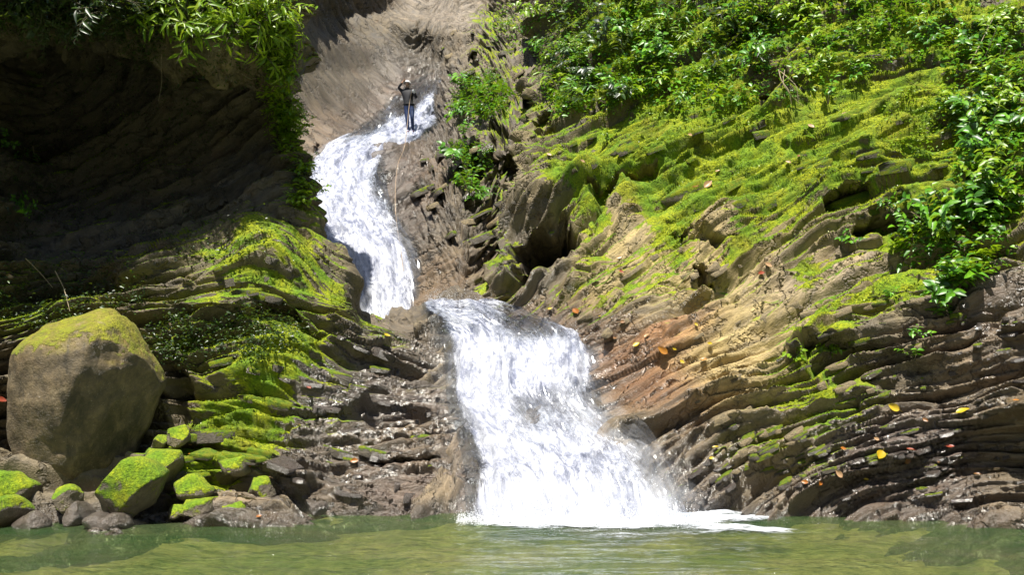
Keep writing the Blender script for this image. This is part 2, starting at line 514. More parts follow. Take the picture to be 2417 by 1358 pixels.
right_rows = [
    R(-700, (1230, 36), [33, 31, 29.5, 28, 26.5, 25, 22, 18]),
    R(-350, (1235, 31), [28.5, 26.5, 25, 23.5, 22.2, 21, 18, 15]),
    R(0, (1250, 27), [24.5, 22.6, 21.2, 20, 18.9, 17.8, 15.2, 12.5]),
    R(150, (1258, 24.6), [22.2, 20.6, 19.5, 18.5, 17.5, 16.4, 14, 11.8]),
    R(280, (1240, 21.6), [20.2, 19.0, 18.1, 17.2, 16.3, 15.3, 13.2, 11.2]),
    R(400, (1200, 19.6), [18.8, 17.8, 17.0, 16.2, 15.4, 14.4, 12.5, 10.6]),
    R(500, (1180, 18.6), [17.7, 16.9, 16.2, 15.5, 14.7, 13.8, 12, 10.2]),
    R(600, (1160, 17.8), [16.8, 16.2, 15.6, 14.9, 14.1, 13.2, 11.6, 9.9]),
    R(690, (1140, 17.1), [16.2, 15.6, 15.0, 14.3, 13.6, 12.8, 11.2, 9.6], [(1190, 18.6), (1150, 17.8)]),
    R(735, (1180, 16.75), [15.8, 15.3, 14.7, 14.0, 13.3, 12.6, 11, 9.4], [(1050, 17.4), (1120, 17.1)]),
    R(830, (1200, 15.9), [15.35, 14.7, 14.1, 13.55, 13.0, 12.4, 10.8, 9.2], [(980, 16.3), (1080, 16.1)]),
    R(950, (1200, 15.1), [14.7, 14.2, 13.7, 13.2, 12.75, 12.2, 10.6, 9.0], [(980, 15.3), (1080, 15.25)]),
    R(1050, (1200, 14.45), [14.15, 13.8, 13.35, 12.9, 12.55, 12.1, 10.5, 8.8], [(980, 14.6), (1080, 14.5)]),
    R(1200, (1200, 13.35), [13.25, 13.05, 12.8, 12.55, 12.3, 11.95, 10.3, 8.6], [(980, 13.5), (1080, 13.4)]),
    R(1300, (1200, 12.5), [12.45, 12.3, 12.1, 11.9, 11.7, 11.4, 9.8, 8.2], [(980, 12.6), (1080, 12.5)]),
    R(1430, (1200, 11.4), [11.4, 11.3, 11.1, 10.9, 10.7, 10.4, 9.2, 7.8], [(980, 11.4), (1080, 11.4)]),
]
tab_x = np.linspace(-4, 14, 200)
tab_th = np.interp(tab_x, [-1, 0.5, 2.5, 4.5, 6.5, 8.5], [44, 40, 33, 25, 13, 10])
tab_F = np.concatenate([[0], np.cumsum(np.tan(np.radians(tab_th[:-1])) * np.diff(tab_x))])


def bed_right(P):
    x = P[..., 0] / (0.55 + 0.45 * P[..., 1] / 14.0)
    return (P[..., 2] - np.interp(x, tab_x, tab_F) - 0.16 * (P[..., 1] - 14)) * 0.9


NU, NV = 640, 800
RN = net_world(right_rows)
RN[-1, :, 2] -= 0.9; RN[-2, :, 2] -= 0.12
G = crspline(crspline(RN, NV, 0, wt=[.12, .2] + [1] * 12 + [.4]), NU, 1, wt=[.2, .4, 1, 1, 1, 1, 1, 1, .25, .12])
amp_right = lambda px, py: blobs(px, py, [(1300, 770, 180, 60, -10, 0.25), (1480, 900, 160, 90, -30, 0.25), (1330, 740, 120, 40, 0, 0.2), (1750, 760, 300, 120, 28, 0.5), (1650, 620, 300, 90, 30, 0.55), (1650, 380, 380, 160, 28, 1.15), (2100, 420, 250, 150, 15, 1.2),
                                          (1500, 700, 120, 60, 20, .45), (1250, 1000, 180, 260, 0, 0.3), (1480, 540, 130, 90, 60, 0.45), (2000, 230, 120, 70, 30, .7), (2150, 1080, 300, 130, 0, 0.8)], 1.0)
notches_r = [
    ([(1205, 575), (1240, 525), (1290, 505), (1350, 515), (1378, 560), (1372, 610), (1330, 650), (1250, 690), (1195, 708), (1160, 712), (1190, 670), (1205, 620)], 3.2, 45),
    ([(1398, 440), (1480, 412), (1560, 388), (1540, 430), (1470, 455), (1440, 500), (1412, 575), (1394, 500)], 0.8, 18),
    ([(1940, 505), (1980, 476), (2070, 456), (2078, 492), (2020, 522), (1950, 532)], 0.8, 16),
    ([(2085, 522), (2200, 530), (2260, 562), (2140, 578), (2000, 560)], 0.7, 14),
    ([(1638, 640), (1675, 655), (1692, 690), (1660, 702)], 0.6, 10),
    ([(1248, 252), (1302, 252), (1292, 290), (1255, 302)], 0.7, 14),
    ([(1890, 800), (2010, 790), (2150, 830), (2210, 880), (2100, 930), (1960, 930), (1890, 880)], 0.35, 30),
    ([(1782, 190), (1850, 150), (1862, 232), (1800, 282)], 0.9, 20),
    ([(1480, 400), (1520, 330), (1600, 310), (1560, 360)], 0.4, 14),
    ([(1560, 585), (1640, 570), (1760, 590), (1700, 605)], 0.3, 10),
    ([(2290, 440), (2417, 420), (2417, 470), (2300, 480)], 0.4, 14),
]
bumps_r = [(1310, 455, 120, 45, 20, 0.85), (1990, 440, 120, 35, 20, 0.35), (1480, 480, 90, 40, 60, 0.25), (1730, 560, 90, 60, 50, 0.3), (2100, 900, 250, 60, 0, -0.15), (1650, 850, 120, 60, 30, 0.25), (1250, 1000, 60, 50, 0, .2)]
col_r = [(1800, 500, 700, 500, 0, OLIVE), (1500, 640, 330, 150, 35, TAN), (1750, 760, 330, 150, 28, TAN), (1700, 900, 250, 160, 30, TAN), (1950, 640, 180, 60, 15, (0.36, 0.31, 0.23)),
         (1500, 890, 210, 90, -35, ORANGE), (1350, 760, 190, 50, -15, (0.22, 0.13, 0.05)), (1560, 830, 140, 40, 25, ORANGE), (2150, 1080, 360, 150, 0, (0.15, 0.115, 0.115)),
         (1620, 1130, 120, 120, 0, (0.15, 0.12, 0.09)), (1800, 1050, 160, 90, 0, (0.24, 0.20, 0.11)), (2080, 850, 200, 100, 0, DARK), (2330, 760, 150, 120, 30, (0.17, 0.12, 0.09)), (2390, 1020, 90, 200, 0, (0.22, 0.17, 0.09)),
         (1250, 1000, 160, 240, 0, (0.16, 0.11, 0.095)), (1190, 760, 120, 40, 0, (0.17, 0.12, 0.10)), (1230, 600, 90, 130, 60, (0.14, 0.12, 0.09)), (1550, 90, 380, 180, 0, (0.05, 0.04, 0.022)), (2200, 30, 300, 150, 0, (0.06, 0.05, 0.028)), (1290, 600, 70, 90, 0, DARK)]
moss_r = [(2720, 300, 300, 420, 0, 0.85), (1700, 330, 620, 260, 25, 0.95), (2100, 400, 420, 260, 10, 0.88), (1550, 90, 330, 150, 0, 0.78), (2230, 60, 260, 110, 0, 0.78), (1830, 180, 70, 80, 0, .2), (1640, 500, 120, 90, 40, 0.95), (1480, 590, 110, 60, 55, 0.20), (1480, 520, 30, 60, 60, .15), (1690, 570, 70, 60, 55, 0.10),
          (1800, 690, 330, 100, 28, 0.12), (1760, 590, 100, 40, 60, .6), (1900, 640, 40, 60, 30, 0.5), (2080, 690, 200, 60, 12, 0.6), (1930, 860, 140, 90, 60, 0.7), (1960, 960, 120, 70, 10, 0.65), (1330, 690, 130, 30, 22, 0.55), (1480, 700, 120, 40, 20, .4),
          (1210, 430, 60, 120, 20, 0.1), (1240, 480, 60, 60, 0, .3), (2350, 700, 120, 120, 0, 0.08), (1300, 600, 80, 100, 0, 0.0), (1840, 1050, 140, 70, 0, 0.35), (1250, 1000, 200, 260, 0, 0.0), (1250, 150, 60, 130, 0, .3)]
wet_r = [(2150, 1090, 330, 150, 0, 0.95), (1640, 1120, 140, 140, 0, 0.9), (1520, 1000, 160, 120, -40, 0.85), (1450, 860, 130, 70, -30, 0.75), (2360, 720, 120, 120, 0, 0.7), (2390, 1000, 100, 220, 0, 0.8), (1500, 780, 140, 50, 0, .7), (1200, 770, 250, 60, -5, 0.9), (1250, 1000, 200, 260, 0, 1.0), (1230, 620, 60, 120, 30, .5), (1610, 760, 100, 40, 20, 0.6)]
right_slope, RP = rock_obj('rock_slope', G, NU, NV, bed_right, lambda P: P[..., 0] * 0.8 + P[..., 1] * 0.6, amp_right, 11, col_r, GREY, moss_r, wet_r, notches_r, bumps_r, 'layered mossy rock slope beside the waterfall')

# ---- left cliff and slope
def Lr(py, pts): return (py, pts)


left_rows = [
    (-60, [(-900, 20), (-600, 20.5), (-250, 21), (0, 21.5), (180, 22), (350, 22), (480, 22), (560, 22), (600, 22.5), (600, 23), (590, 24)]),
    (-180, [(-700, 11.0), (-400, 11.6), (-100, 12.4), (100, 13.0), (250, 13.5), (400, 14.0), (550, 14.7), (650, 15.7), (690, 17), (672, 18.5), (610, 22)]),
    (0, [(-700, 11.2), (-400, 11.8), (-100, 12.6), (100, 13.2), (250, 13.7), (400, 14.2), (550, 14.9), (650, 15.8), (685, 17), (668, 18.5), (605, 22)]),
    (80, [(-700, 11.6), (-400, 12.4), (-100, 13.8), (100, 15.6), (250, 14.8), (400, 14.5), (550, 15.2), (650, 16.0), (688, 17), (670, 18.5), (608, 22)]),
    (160, [(-700, 13), (-400, 13.8), (-100, 15.6), (100, 17.4), (250, 17.2), (400, 16.7), (550, 16.6), (655, 16.9), (690, 17.3), (672, 18.5), (610, 22)]),
    (300, [(-700, 12.8), (-400, 13.6), (-100, 15.4), (100, 17.6), (250, 17.5), (400, 17.1), (550, 16.9), (670, 16.9), (708, 17.3), (690, 18.6), (630, 22)]),
    (430, [(-700, 12.4), (-400, 13.3), (-100, 14.7), (100, 16.9), (250, 17.0), (400, 16.8), (550, 16.7), (700, 16.8), (742, 17.2), (725, 18.6), (660, 22)]),
    (520, [(-700, 12), (-400, 12.8), (-100, 14), (100, 16.0), (250, 16.3), (400, 16.3), (560, 16.2), (700, 16.2), (737, 16.9), (720, 18.4), (660, 21.5)]),
    (620, [(-700, 11.6), (-400, 12.4), (-100, 13.6), (100, 15.0), (250, 15.3), (400, 15.1), (590, 15.2), (760, 15.8), (803, 16.7), (795, 18.2), (740, 20.5)]),
    (700, [(-700, 11.4), (-400, 12.2), (-100, 13.3), (100, 14.6), (250, 14.9), (400, 14.7), (610, 14.8), (820, 15.6), (888, 16.6), (900, 17.8), (870, 19.4)]),
    (760, [(-700, 11.2), (-400, 12), (-100, 13.1), (100, 14.3), (250, 14.6), (400, 14.5), (640, 14.7), (840, 15.5), (990, 16.45), (1120, 16.9), (1250, 17.1)]),
    (850, [(-700, 11.1), (-400, 11.9), (-100, 13), (100, 14.0), (250, 14.3), (400, 14.2), (650, 14.4), (830, 15.0), (1000, 15.7), (1120, 15.9), (1250, 16.0)]),
    (950, [(-700, 11), (-400, 11.8), (-100, 12.9), (100, 13.7), (250, 14.0), (400, 13.9), (650, 14.0), (830, 14.4), (1000, 14.9), (1120, 15.1), (1250, 15.2)]),
    (1050, [(-700, 10.9), (-400, 11.7), (-100, 12.7), (100, 13.4), (250, 13.6), (400, 13.5), (650, 13.5), (830, 13.8), (1000, 14.15), (1120, 14.35), (1250, 14.5)]),
    (1130, [(-700, 10.6), (-400, 11.4), (-100, 12.3), (100, 12.9), (250, 13.1), (400, 13.1), (650, 13.15), (830, 13.35), (1000, 13.55), (1120, 13.75), (1250, 13.9)]),
    (1200, [(-700, 10.3), (-400, 11.1), (-100, 11.8), (100, 12.3), (250, 12.45), (400, 12.6), (650, 12.8), (830, 12.9), (1000, 13.0), (1120, 13.25), (1250, 13.4)]),
    (1300, [(-700, 9.6), (-400, 10.5), (-100, 11.2), (100, 11.6), (250, 11.7), (400, 11.9), (650, 12.1), (830, 12.2), (1000, 12.3), (1120, 12.4), (1250, 12.5)]),
    (1430, [(-700, 9), (-400, 9.8), (-100, 10.4), (100, 10.7), (250, 10.8), (400, 10.9), (650, 11), (830, 11.1), (1000, 11.2), (1120, 11.3), (1250, 11.4)]),
]


def bed_left(P):
    x = P[..., 0] + 4.3; z = P[..., 2]
    h = np.where(x > 0, x, -0.55 * x)
    h = np.sqrt(h * h + 0.15)
    k = 0.20 + 0.21 * np.clip(z - 1.0, 0, 4)
    return z + h * k - 0.10 * (P[..., 1] - 14)


NU2, NV2 = 540, 700
LN = net_world(left_rows)
LN[1:9, 9:, 2] = LN[1:9, 8:9, 2] * np.array([0.72, 0.40]) 
LN[-1, :, 2] -= 0.9; LN[-2, :, 2] -= 0.12
LN[0, :, 2] = [9.8] * 6 + [8.8, 8.0, 6.6, 5.5, 4.5]
G = crspline(crspline(LN, NV2, 0, wt=[.25, .4] + [1] * 14 + [.4]), NU2, 1, wt=[.15, .25, .8, 1, 1, 1, 1, 1, .7, .5])
amp_left = lambda px, py: blobs(px, py, [(735, 450, 60, 160, 0, 0.3), (1200, 1000, 120, 260, 0, 0.35), (620, 640, 160, 120, -30, 0.40), (640, 890, 150, 100, 0, 0.5), (300, 300, 300, 250, 0, 0.9), (780, 640, 60, 150, 50, 0.5), (960, 735, 110, 55, 0, 0.2), (250, 300, 300, 200, 0, 0.6)], 0.85)
notches_l = [
    ([(610, 700), (690, 722), (765, 800), (735, 830), (640, 795), (560, 770)], 0.5, 22),
    ([(385, 850), (470, 900), (440, 990), (380, 1010)], 0.5, 25),
    ([(860, 1088), (1000, 1080), (1060, 1088), (1000, 1096), (880, 1100)], 0.2, 5),
]
bumps_l = [(945, 715, 95, 45, -10, -0.55), (630, 590, 110, 60, -25, 0.45), (650, 880, 130, 70, -10, 0.40), (540, 760, 130, 50, 20, 0.25), (880, 1050, 150, 40, -8, 0.15), (800, 760, 60, 35, -40, 0.3), (500, 130, 120, 100, 0, 0.5), (650, 100, 60, 150, 0, 0.3), (930, 1130, 130, 40, 0, .12)]
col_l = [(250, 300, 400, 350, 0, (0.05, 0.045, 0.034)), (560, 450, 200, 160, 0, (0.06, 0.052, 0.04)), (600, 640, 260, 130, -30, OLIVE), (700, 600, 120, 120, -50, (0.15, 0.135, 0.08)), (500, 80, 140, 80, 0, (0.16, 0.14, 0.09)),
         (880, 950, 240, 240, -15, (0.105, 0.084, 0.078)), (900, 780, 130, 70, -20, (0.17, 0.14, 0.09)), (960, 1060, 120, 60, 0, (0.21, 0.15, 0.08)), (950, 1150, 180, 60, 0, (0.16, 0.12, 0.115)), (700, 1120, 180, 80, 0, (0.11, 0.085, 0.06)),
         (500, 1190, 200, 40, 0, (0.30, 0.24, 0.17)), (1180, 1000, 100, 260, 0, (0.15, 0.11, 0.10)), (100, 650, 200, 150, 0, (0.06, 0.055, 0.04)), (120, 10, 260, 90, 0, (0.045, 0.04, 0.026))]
moss_l = [(300, 330, 330, 220, 0, 0.30), (630, 640, 170, 110, -35, 0.85), (780, 680, 120, 40, -40, 0.6), (660, 880, 160, 120, 20, 1.05), (560, 1000, 130, 80, 0, 0.95), (520, 780, 170, 90, 20, 0.5), (100, 720, 220, 90, 0, 0.55), (700, 300, 50, 260, 0, 0.6), (560, 60, 180, 90, 0, 0.6), (150, 20, 260, 80, 0, 0.45), (690, 560, 60, 90, -50, .45),
          (870, 760, 110, 50, -35, 0.42), (480, 1100, 120, 70, 0, 0.9), (950, 960, 160, 160, 0, 0.10), (300, 620, 200, 90, 0, 0.25), (950, 1060, 160, 200, 0, 0.03), (770, 950, 80, 90, 0, .25), (560, 470, 120, 130, 0, 0.12)]
wet_l = [(880, 1000, 240, 220, 0, 0.85), (700, 1130, 220, 80, 0, 0.75), (980, 800, 150, 90, 0, 0.8), (1150, 1000, 140, 300, 0, 1.0), (250, 350, 300, 250, 0, 0.15)]
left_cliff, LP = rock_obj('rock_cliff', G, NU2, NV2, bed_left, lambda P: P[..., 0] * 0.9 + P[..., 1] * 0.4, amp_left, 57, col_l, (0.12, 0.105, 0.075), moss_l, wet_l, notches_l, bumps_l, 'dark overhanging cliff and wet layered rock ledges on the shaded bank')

# ---- upper gorge behind
gorge_rows = [
    (790, [(560, 21), (700, 20.2), (860, 19.3), (920, 19.2), (970, 18.8), (1080, 17.7), (1180, 18.5), (1300, 20.1), (1420, 20.3)]),
    (740, [(560, 21.2), (700, 20.4), (860, 19.5), (920, 19.4), (965, 19.0), (1080, 17.9), (1180, 18.7), (1300, 20.4), (1420, 20.7)]),
    (620, [(560, 22.5), (690, 21.8), (800, 20.8), (890, 20.7), (985, 20.2), (1080, 19.1), (1180, 19.9), (1310, 21.8), (1420, 22.1)]),
    (500, [(560, 24), (680, 23.5), (735, 22.8), (830, 22.7), (935, 22.3), (1060, 20.9), (1180, 21.3), (1310, 23.0), (1420, 23.5)]),
    (400, [(560, 25.5), (680, 25), (735, 24.3), (830, 24.1), (925, 23.9), (1050, 22.6), (1170, 22.7), (1310, 24.2), (1420, 24.5)]),
    (350, [(560, 26), (690, 25.4), (750, 25.2), (870, 25.8), (970, 25.7), (1050, 24.2), (1180, 22.5), (1330, 22), (1430, 22)]),
    (300, [(560, 26), (690, 25.8), (790, 26.6), (905, 28.3), (1020, 28.4), (1060, 26.6), (1190, 23.8), (1340, 23), (1440, 23)]),
    (250, [(560, 26), (690, 26), (795, 27.4), (895, 29.8), (1030, 30.1), (1072, 28.2), (1200, 25.4), (1350, 24.4), (1450, 24)]),
    (200, [(560, 26), (690, 26), (785, 27.8), (885, 31), (1035, 32), (1075, 30.2), (1205, 27), (1360, 26), (1460, 25)]),
    (165, [(560, 26), (690, 26), (775, 28.0), (870, 32.4), (1042, 33.8), (1085, 31.6), (1210, 28), (1370, 27), (1470, 26)]),
    (110, [(560, 26), (685, 26), (755, 27.9), (830, 32.6), (1000, 35.6), (1095, 34), (1210, 29.8), (1380, 28), (1480, 27)]),
    (55, [(560, 26), (680, 26), (730, 27.8), (815, 33), (950, 36), (1110, 36), (1215, 31), (1390, 29.5), (1490, 28)]),
    (30, [(560, 26), (678, 26), (722, 27.8), (810, 33.5), (945, 41), (1125, 42), (1225, 31.8), (1395, 30), (1490, 29)]),
    (-60, [(560, 26), (672, 26), (712, 27.8), (800, 33.5), (950, 43), (1150, 43.5), (1245, 33.5), (1400, 31.5), (1490, 30)]),
    (-250, [(560, 26.5), (670, 26.5), (712, 28.3), (800, 34), (950, 44), (1160, 45), (1260, 36), (1400, 34), (1490, 33)]),
]
NU3, NV3 = 340, 450
G = crspline(crspline(net_world(gorge_rows), NV3, 0), NU3, 1)


def bed_gorge(P):
    x = P[..., 0]; right = sst(-4.5, -2.5, x)
    return P[..., 2] * 0.8 + (1 - right) * (0.75 * x + 0.2 * P[..., 1]) + right * (-0.45 * x)


amp_g = lambda px, py: blobs(px, py, [(780, 200, 130, 200, -50, 0.12), (850, 550, 130, 160, 0, 0.4), (980, 270, 60, 90, 0, 0.3), (1040, 30, 130, 50, 0, 0.3), (1000, 660, 160, 70, 30, 0.4), (780, 330, 100, 60, 0, .12)], 0.85)
col_g = [(1100, 400, 170, 320, 0, (0.135, 0.112, 0.082)), (1130, 130, 130, 200, 0, (0.29, 0.255, 0.21)), (790, 180, 170, 220, -50, (0.235, 0.205, 0.16)), (790, 320, 110, 70, -10, (0.28, 0.18, 0.095)), (900, 120, 190, 70, -15, (0.10, 0.088, 0.072)), (800, 30, 60, 80, -50, DARK),
         (1030, 15, 150, 55, -10, (0.42, 0.395, 0.385)), (1020, 660, 150, 70, 30, (0.30, 0.19, 0.09)), (980, 420, 70, 70, 40, (0.30, 0.19, 0.10)), (930, 260, 60, 60, 20, (0.30, 0.19, 0.12)), (880, 450, 120, 200, 0, (0.18, 0.13, 0.11)), (990, 200, 60, 30, 0, (0.28, 0.22, 0.21)), (1120, 450, 60, 150, 0, (0.13, 0.11, 0.085))]
moss_g = [(1180, 250, 90, 250, 0, 0.28), (1180, 60, 60, 60, 0, .3), (1130, 450, 60, 150, 0, 0.15)]
wet_g = [(880, 450, 180, 300, 0, 0.85), (980, 250, 110, 120, 0, 0.85), (1020, 650, 120, 70, 20, 0.5)]
notch_g = [([(1085, 350), (1130, 330), (1150, 420), (1110, 470)], 0.8, 14), ([(725, 335), (745, 330), (775, 365), (760, 375)], 0.5, 10), ([(1140, 290), (1190, 280), (1200, 400), (1160, 430)], 0.6, 14)]
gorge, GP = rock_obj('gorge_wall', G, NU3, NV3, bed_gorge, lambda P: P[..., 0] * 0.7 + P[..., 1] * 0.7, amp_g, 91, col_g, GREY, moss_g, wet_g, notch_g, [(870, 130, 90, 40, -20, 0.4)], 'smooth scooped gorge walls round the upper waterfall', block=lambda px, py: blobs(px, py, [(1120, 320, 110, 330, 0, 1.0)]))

# ---- unseen overgrown bank added round behind the camera to cut low sky light
bank_rows = []
th = np.linspace(math.radians(-12), math.radians(192), 120)           # from the right bank round behind to the left bank
hts = np.linspace(0, 1, 40)
TH, HH = np.meshgrid(th, hts)
rx = 14.5 + 7.0 * HH; ry = 13.0 + 6 * HH
V = np.stack([rx * np.cos(-TH) * 1.0, 3.0 + ry * np.sin(-TH), -1.2 + 17.0 * HH ** 0.9], -1)
V = V + fbm(V, 0.25, 301, 4)[..., None] * np.array([1.2, 1.2, 0.9]) + fbm(V, 1.3, 302, 3)[..., None] * 0.3
t = NT('sky_blocker_bank'); tc = t.node('ShaderNodeTexCoord')
c = t.mix(t.ramp(t.noise(tc.outputs['Object'], 1.5, 6, 0.7), 0.4, 0.62), (0.035, 0.03, 0.02), (0.045, 0.085, 0.015))
t.link(c, t.b.inputs['Base Color']); t.b.inputs['Roughness'].default_value = 0.9
t.link(t.bump(t.noise(tc.outputs['Object'], 4.0, 6, 0.7), 1.0, 0.3), t.b.inputs['Normal'])
tag(obj('sky_blocker_bank', mesh_np('sky_blocker_bank', V, grid_quads(*TH.shape)), t.m), 'unseen overgrown bank added round the pool to block low sky light', kind='structure')

# ------------------------------------------------------------------ pool
t = NT('pool_bottom'); tc = t.node('ShaderNodeTexCoord'); P_ = tc.outputs['Object']
n = t.noise(P_, 0.9, 5); n2 = t.noise(P_, 6, 4)
dep = t.attr('deep')
c = t.mix(t.ramp(n2, .3, .7), (0.20, 0.14, 0.07), (0.36, 0.28, 0.15))
c = t.mix(t.ramp(n, .4, .65), c, t.mix(0.6, c, (0.07, 0.08, 0.03)))
c = t.mix(t.ramp(dep, 0.25, 1.1), c, t.mix(0.75, c, (0.04, 0.10, 0.03)))
t.link(c, t.b.inputs['Base Color']); t.b.inputs['Roughness'].default_value = 0.8
ys = np.concatenate([np.linspace(-14, 5, 30), np.linspace(5.2, 14, 120)]); xs = np.linspace(-15, 15, 220)
X, Y = np.meshgrid(xs, ys)
V = np.stack([X, Y, 0 * X], -1)
depth = 0.12 + 1.25 * sst(12.6, 8.6, Y + 0.4 * noise(V, 0.35, 3) - 0.12 * np.maximum(0, np.abs(X) - 3)) * (0.55 + 0.45 * sst(-6, 1.5, X))
V[..., 2] = -depth + 0.07 * fbm(V, 1.6, 5, 4)
me = mesh_np('pool_bed', V, grid_quads(*X.shape), attrs=dict(deep=depth.ravel()))
tag(obj('pool_bed', me, t.m), 'sandy brown bottom of the green pool', kind='structure')

t = NT('pool_surface'); tc = t.node('ShaderNodeTexCoord'); P_ = tc.outputs['Object']
mp = t.node('ShaderNodeMapping'); t.link(P_, mp.inputs[0]); mp.inputs['Scale'].default_value = (0.55, 1.3, 1)
w1 = t.noise(mp.outputs[0], 3.2, 5, 0.55); w2 = t.noise(mp.outputs[0], 11, 3, 0.5)
nb = t.bump(t.math('ADD', w1, t.math('MULTIPLY', w2, 0.25)), 0.9, 0.20)
tr = t.node('ShaderNodeBsdfTransparent'); tr.inputs[0].default_value = (0.72, 0.80, 0.54, 1)
df = t.node('ShaderNodeBsdfDiffuse'); t.link(t.mix(t.ramp(t.noise(P_, 0.5, 3), .35, .7), (0.060, 0.125, 0.045), (0.125, 0.155, 0.070)), df.inputs[0])
mx = t.node('ShaderNodeMixShader'); mx.inputs[0].default_value = 0.30
t.link(tr.outputs[0], mx.inputs[1]); t.link(df.outputs[0], mx.inputs[2])
gl = t.node('ShaderNodeBsdfGlossy'); gl.inputs['Roughness'].default_value = 0.05; t.link(nb, gl.inputs['Normal'])
fr = t.node('ShaderNodeFresnel'); fr.inputs['IOR'].default_value = 1.33; t.link(nb, fr.inputs['Normal'])
m2 = t.node('ShaderNodeMixShader'); t.link(fr.outputs[0], m2.inputs[0]); t.link(mx.outputs[0], m2.inputs[1]); t.link(gl.outputs[0], m2.inputs[2])
t.link(m2.outputs[0], t.out.inputs[0])
M_POOL = t.m
def pool_h(V):
    X, Y = V[..., 0], V[..., 1]; V = V * np.array([1, 1, 0.0])
    near = np.exp(-((X - 1.2) ** 2 / 4.5 + (Y - 12.9) ** 2 / 5.0)); Q = V * np.array([0.5, 1.2, 1])
    return 0.010 * fbm(Q, 1.6, 3, 3) + near * 0.030 * fbm(Q, 3.0, 8, 3) + 0.012 * near * np.sin(np.hypot(X - 1.2, Y - 13.2) * 14 + 3 * noise(V, 0.8, 2))


ys = np.concatenate([np.linspace(-14, 7, 60), np.linspace(7.05, 14.2, 240)]); xs = np.linspace(-15, 15, 320)
X, Y = np.meshgrid(xs, ys); V = np.stack([X, Y, 0 * X], -1)
near = np.exp(-((X - 1.2) ** 2 / 4.5 + (Y - 12.9) ** 2 / 5.0))
Q = V * np.array([0.5, 1.2, 1])
V[..., 2] = pool_h(V)
me = mesh_np('pool_water', V, grid_quads(*X.shape))
tag(obj('pool_water', me, M_POOL), 'rippled olive green water of the pool', kind='structure')


# ------------------------------------------------------------------ falling water
def fall_material(name, thr, seed, stretch=0.2):
    t = NT(name)
    uv = t.node('ShaderNodeUVMap'); uv.uv_map = 'UVMap'
    mp = t.node('ShaderNodeMapping'); t.link(uv.outputs[0], mp.inputs[0]); mp.inputs['Scale'].default_value = (1, stretch, 1); mp.inputs['Location'].default_value = (seed, seed, 0)
    a = t.noise(mp.outputs[0], 3.4, 7, 0.70, 1.1); b = t.noise(mp.outputs[0], 15.0, 6, 0.75, 0.9); c = t.noise(mp.outputs[0], 55.0, 3, 0.6)
    dens = t.attr('dens')
    f = t.math('ADD', t.math('MULTIPLY', a, 0.9), t.math('MULTIPLY', b, 0.75))
    f = t.math('ADD', f, t.math('MULTIPLY', c, 0.22))
    f = t.math('ADD', f, t.math('MULTIPLY', t.math('SUBTRACT', dens, 0.5), 1.5))
    al = t.ramp(f, thr - 0.12, thr + 0.42)
    al = t.math('MULTIPLY', al, t.ramp(dens, 0.0, 0.12))
    col = t.mix(t.ramp(t.math('ADD', t.math('MULTIPLY', a, 0.5), t.math('MULTIPLY', b, 0.5)), 0.40, 0.66), (0.13, 0.145, 0.22), (0.78, 0.80, 0.87))
    t.link(col, t.b.inputs['Base Color']); t.b.inputs['Roughness'].default_value = 0.45
    t.b.inputs['Specular IOR Level'].default_value = 0.3
    t.link(t.bump(t.math('ADD', b, t.math('MULTIPLY', a, .8)), 0.35, 0.08), t.b.inputs['Normal'])
    tl = t.node('ShaderNodeBsdfTranslucent'); tl.inputs[0].default_value = (0.85, 0.88, 0.95, 1)
    m0 = t.node('ShaderNodeMixShader'); m0.inputs[0].default_value = 0.2; t.link(t.b.outputs[0], m0.inputs[1]); t.link(tl.outputs[0], m0.inputs[2])
    # thin clear film between the white strands
    film = t.node('ShaderNodeBsdfGlossy'); film.inputs['Roughness'].default_value = 0.12
    tr = t.node('ShaderNodeBsdfTransparent'); tr.inputs[0].default_value = (0.86, 0.88, 0.90, 1)
    m1 = t.node('ShaderNodeMixShader'); t.put(m1.inputs[0], t.math('MULTIPLY', t.ramp(dens, 0.0, 0.2), 0.10)); t.link(tr.outputs[0], m1.inputs[1]); t.link(film.outputs[0], m1.inputs[2])
    m2 = t.node('ShaderNodeMixShader'); t.link(al, m2.inputs[0]); t.link(m1.outputs[0], m2.inputs[1]); t.link(m0.outputs[0], m2.inputs[2])
    t.link(m2.outputs[0], t.out.inputs[0])
    return t.m


M_FALL = fall_material('white_water', 0.72, 0.0, 0.45)
M_FALL2 = fall_material('white_water_outer', 0.90, 5.0, 0.40)
M_SPRAY = plain('spray_drops', (0.88, 0.90, 0.95), 0.3, 5, 0.05)


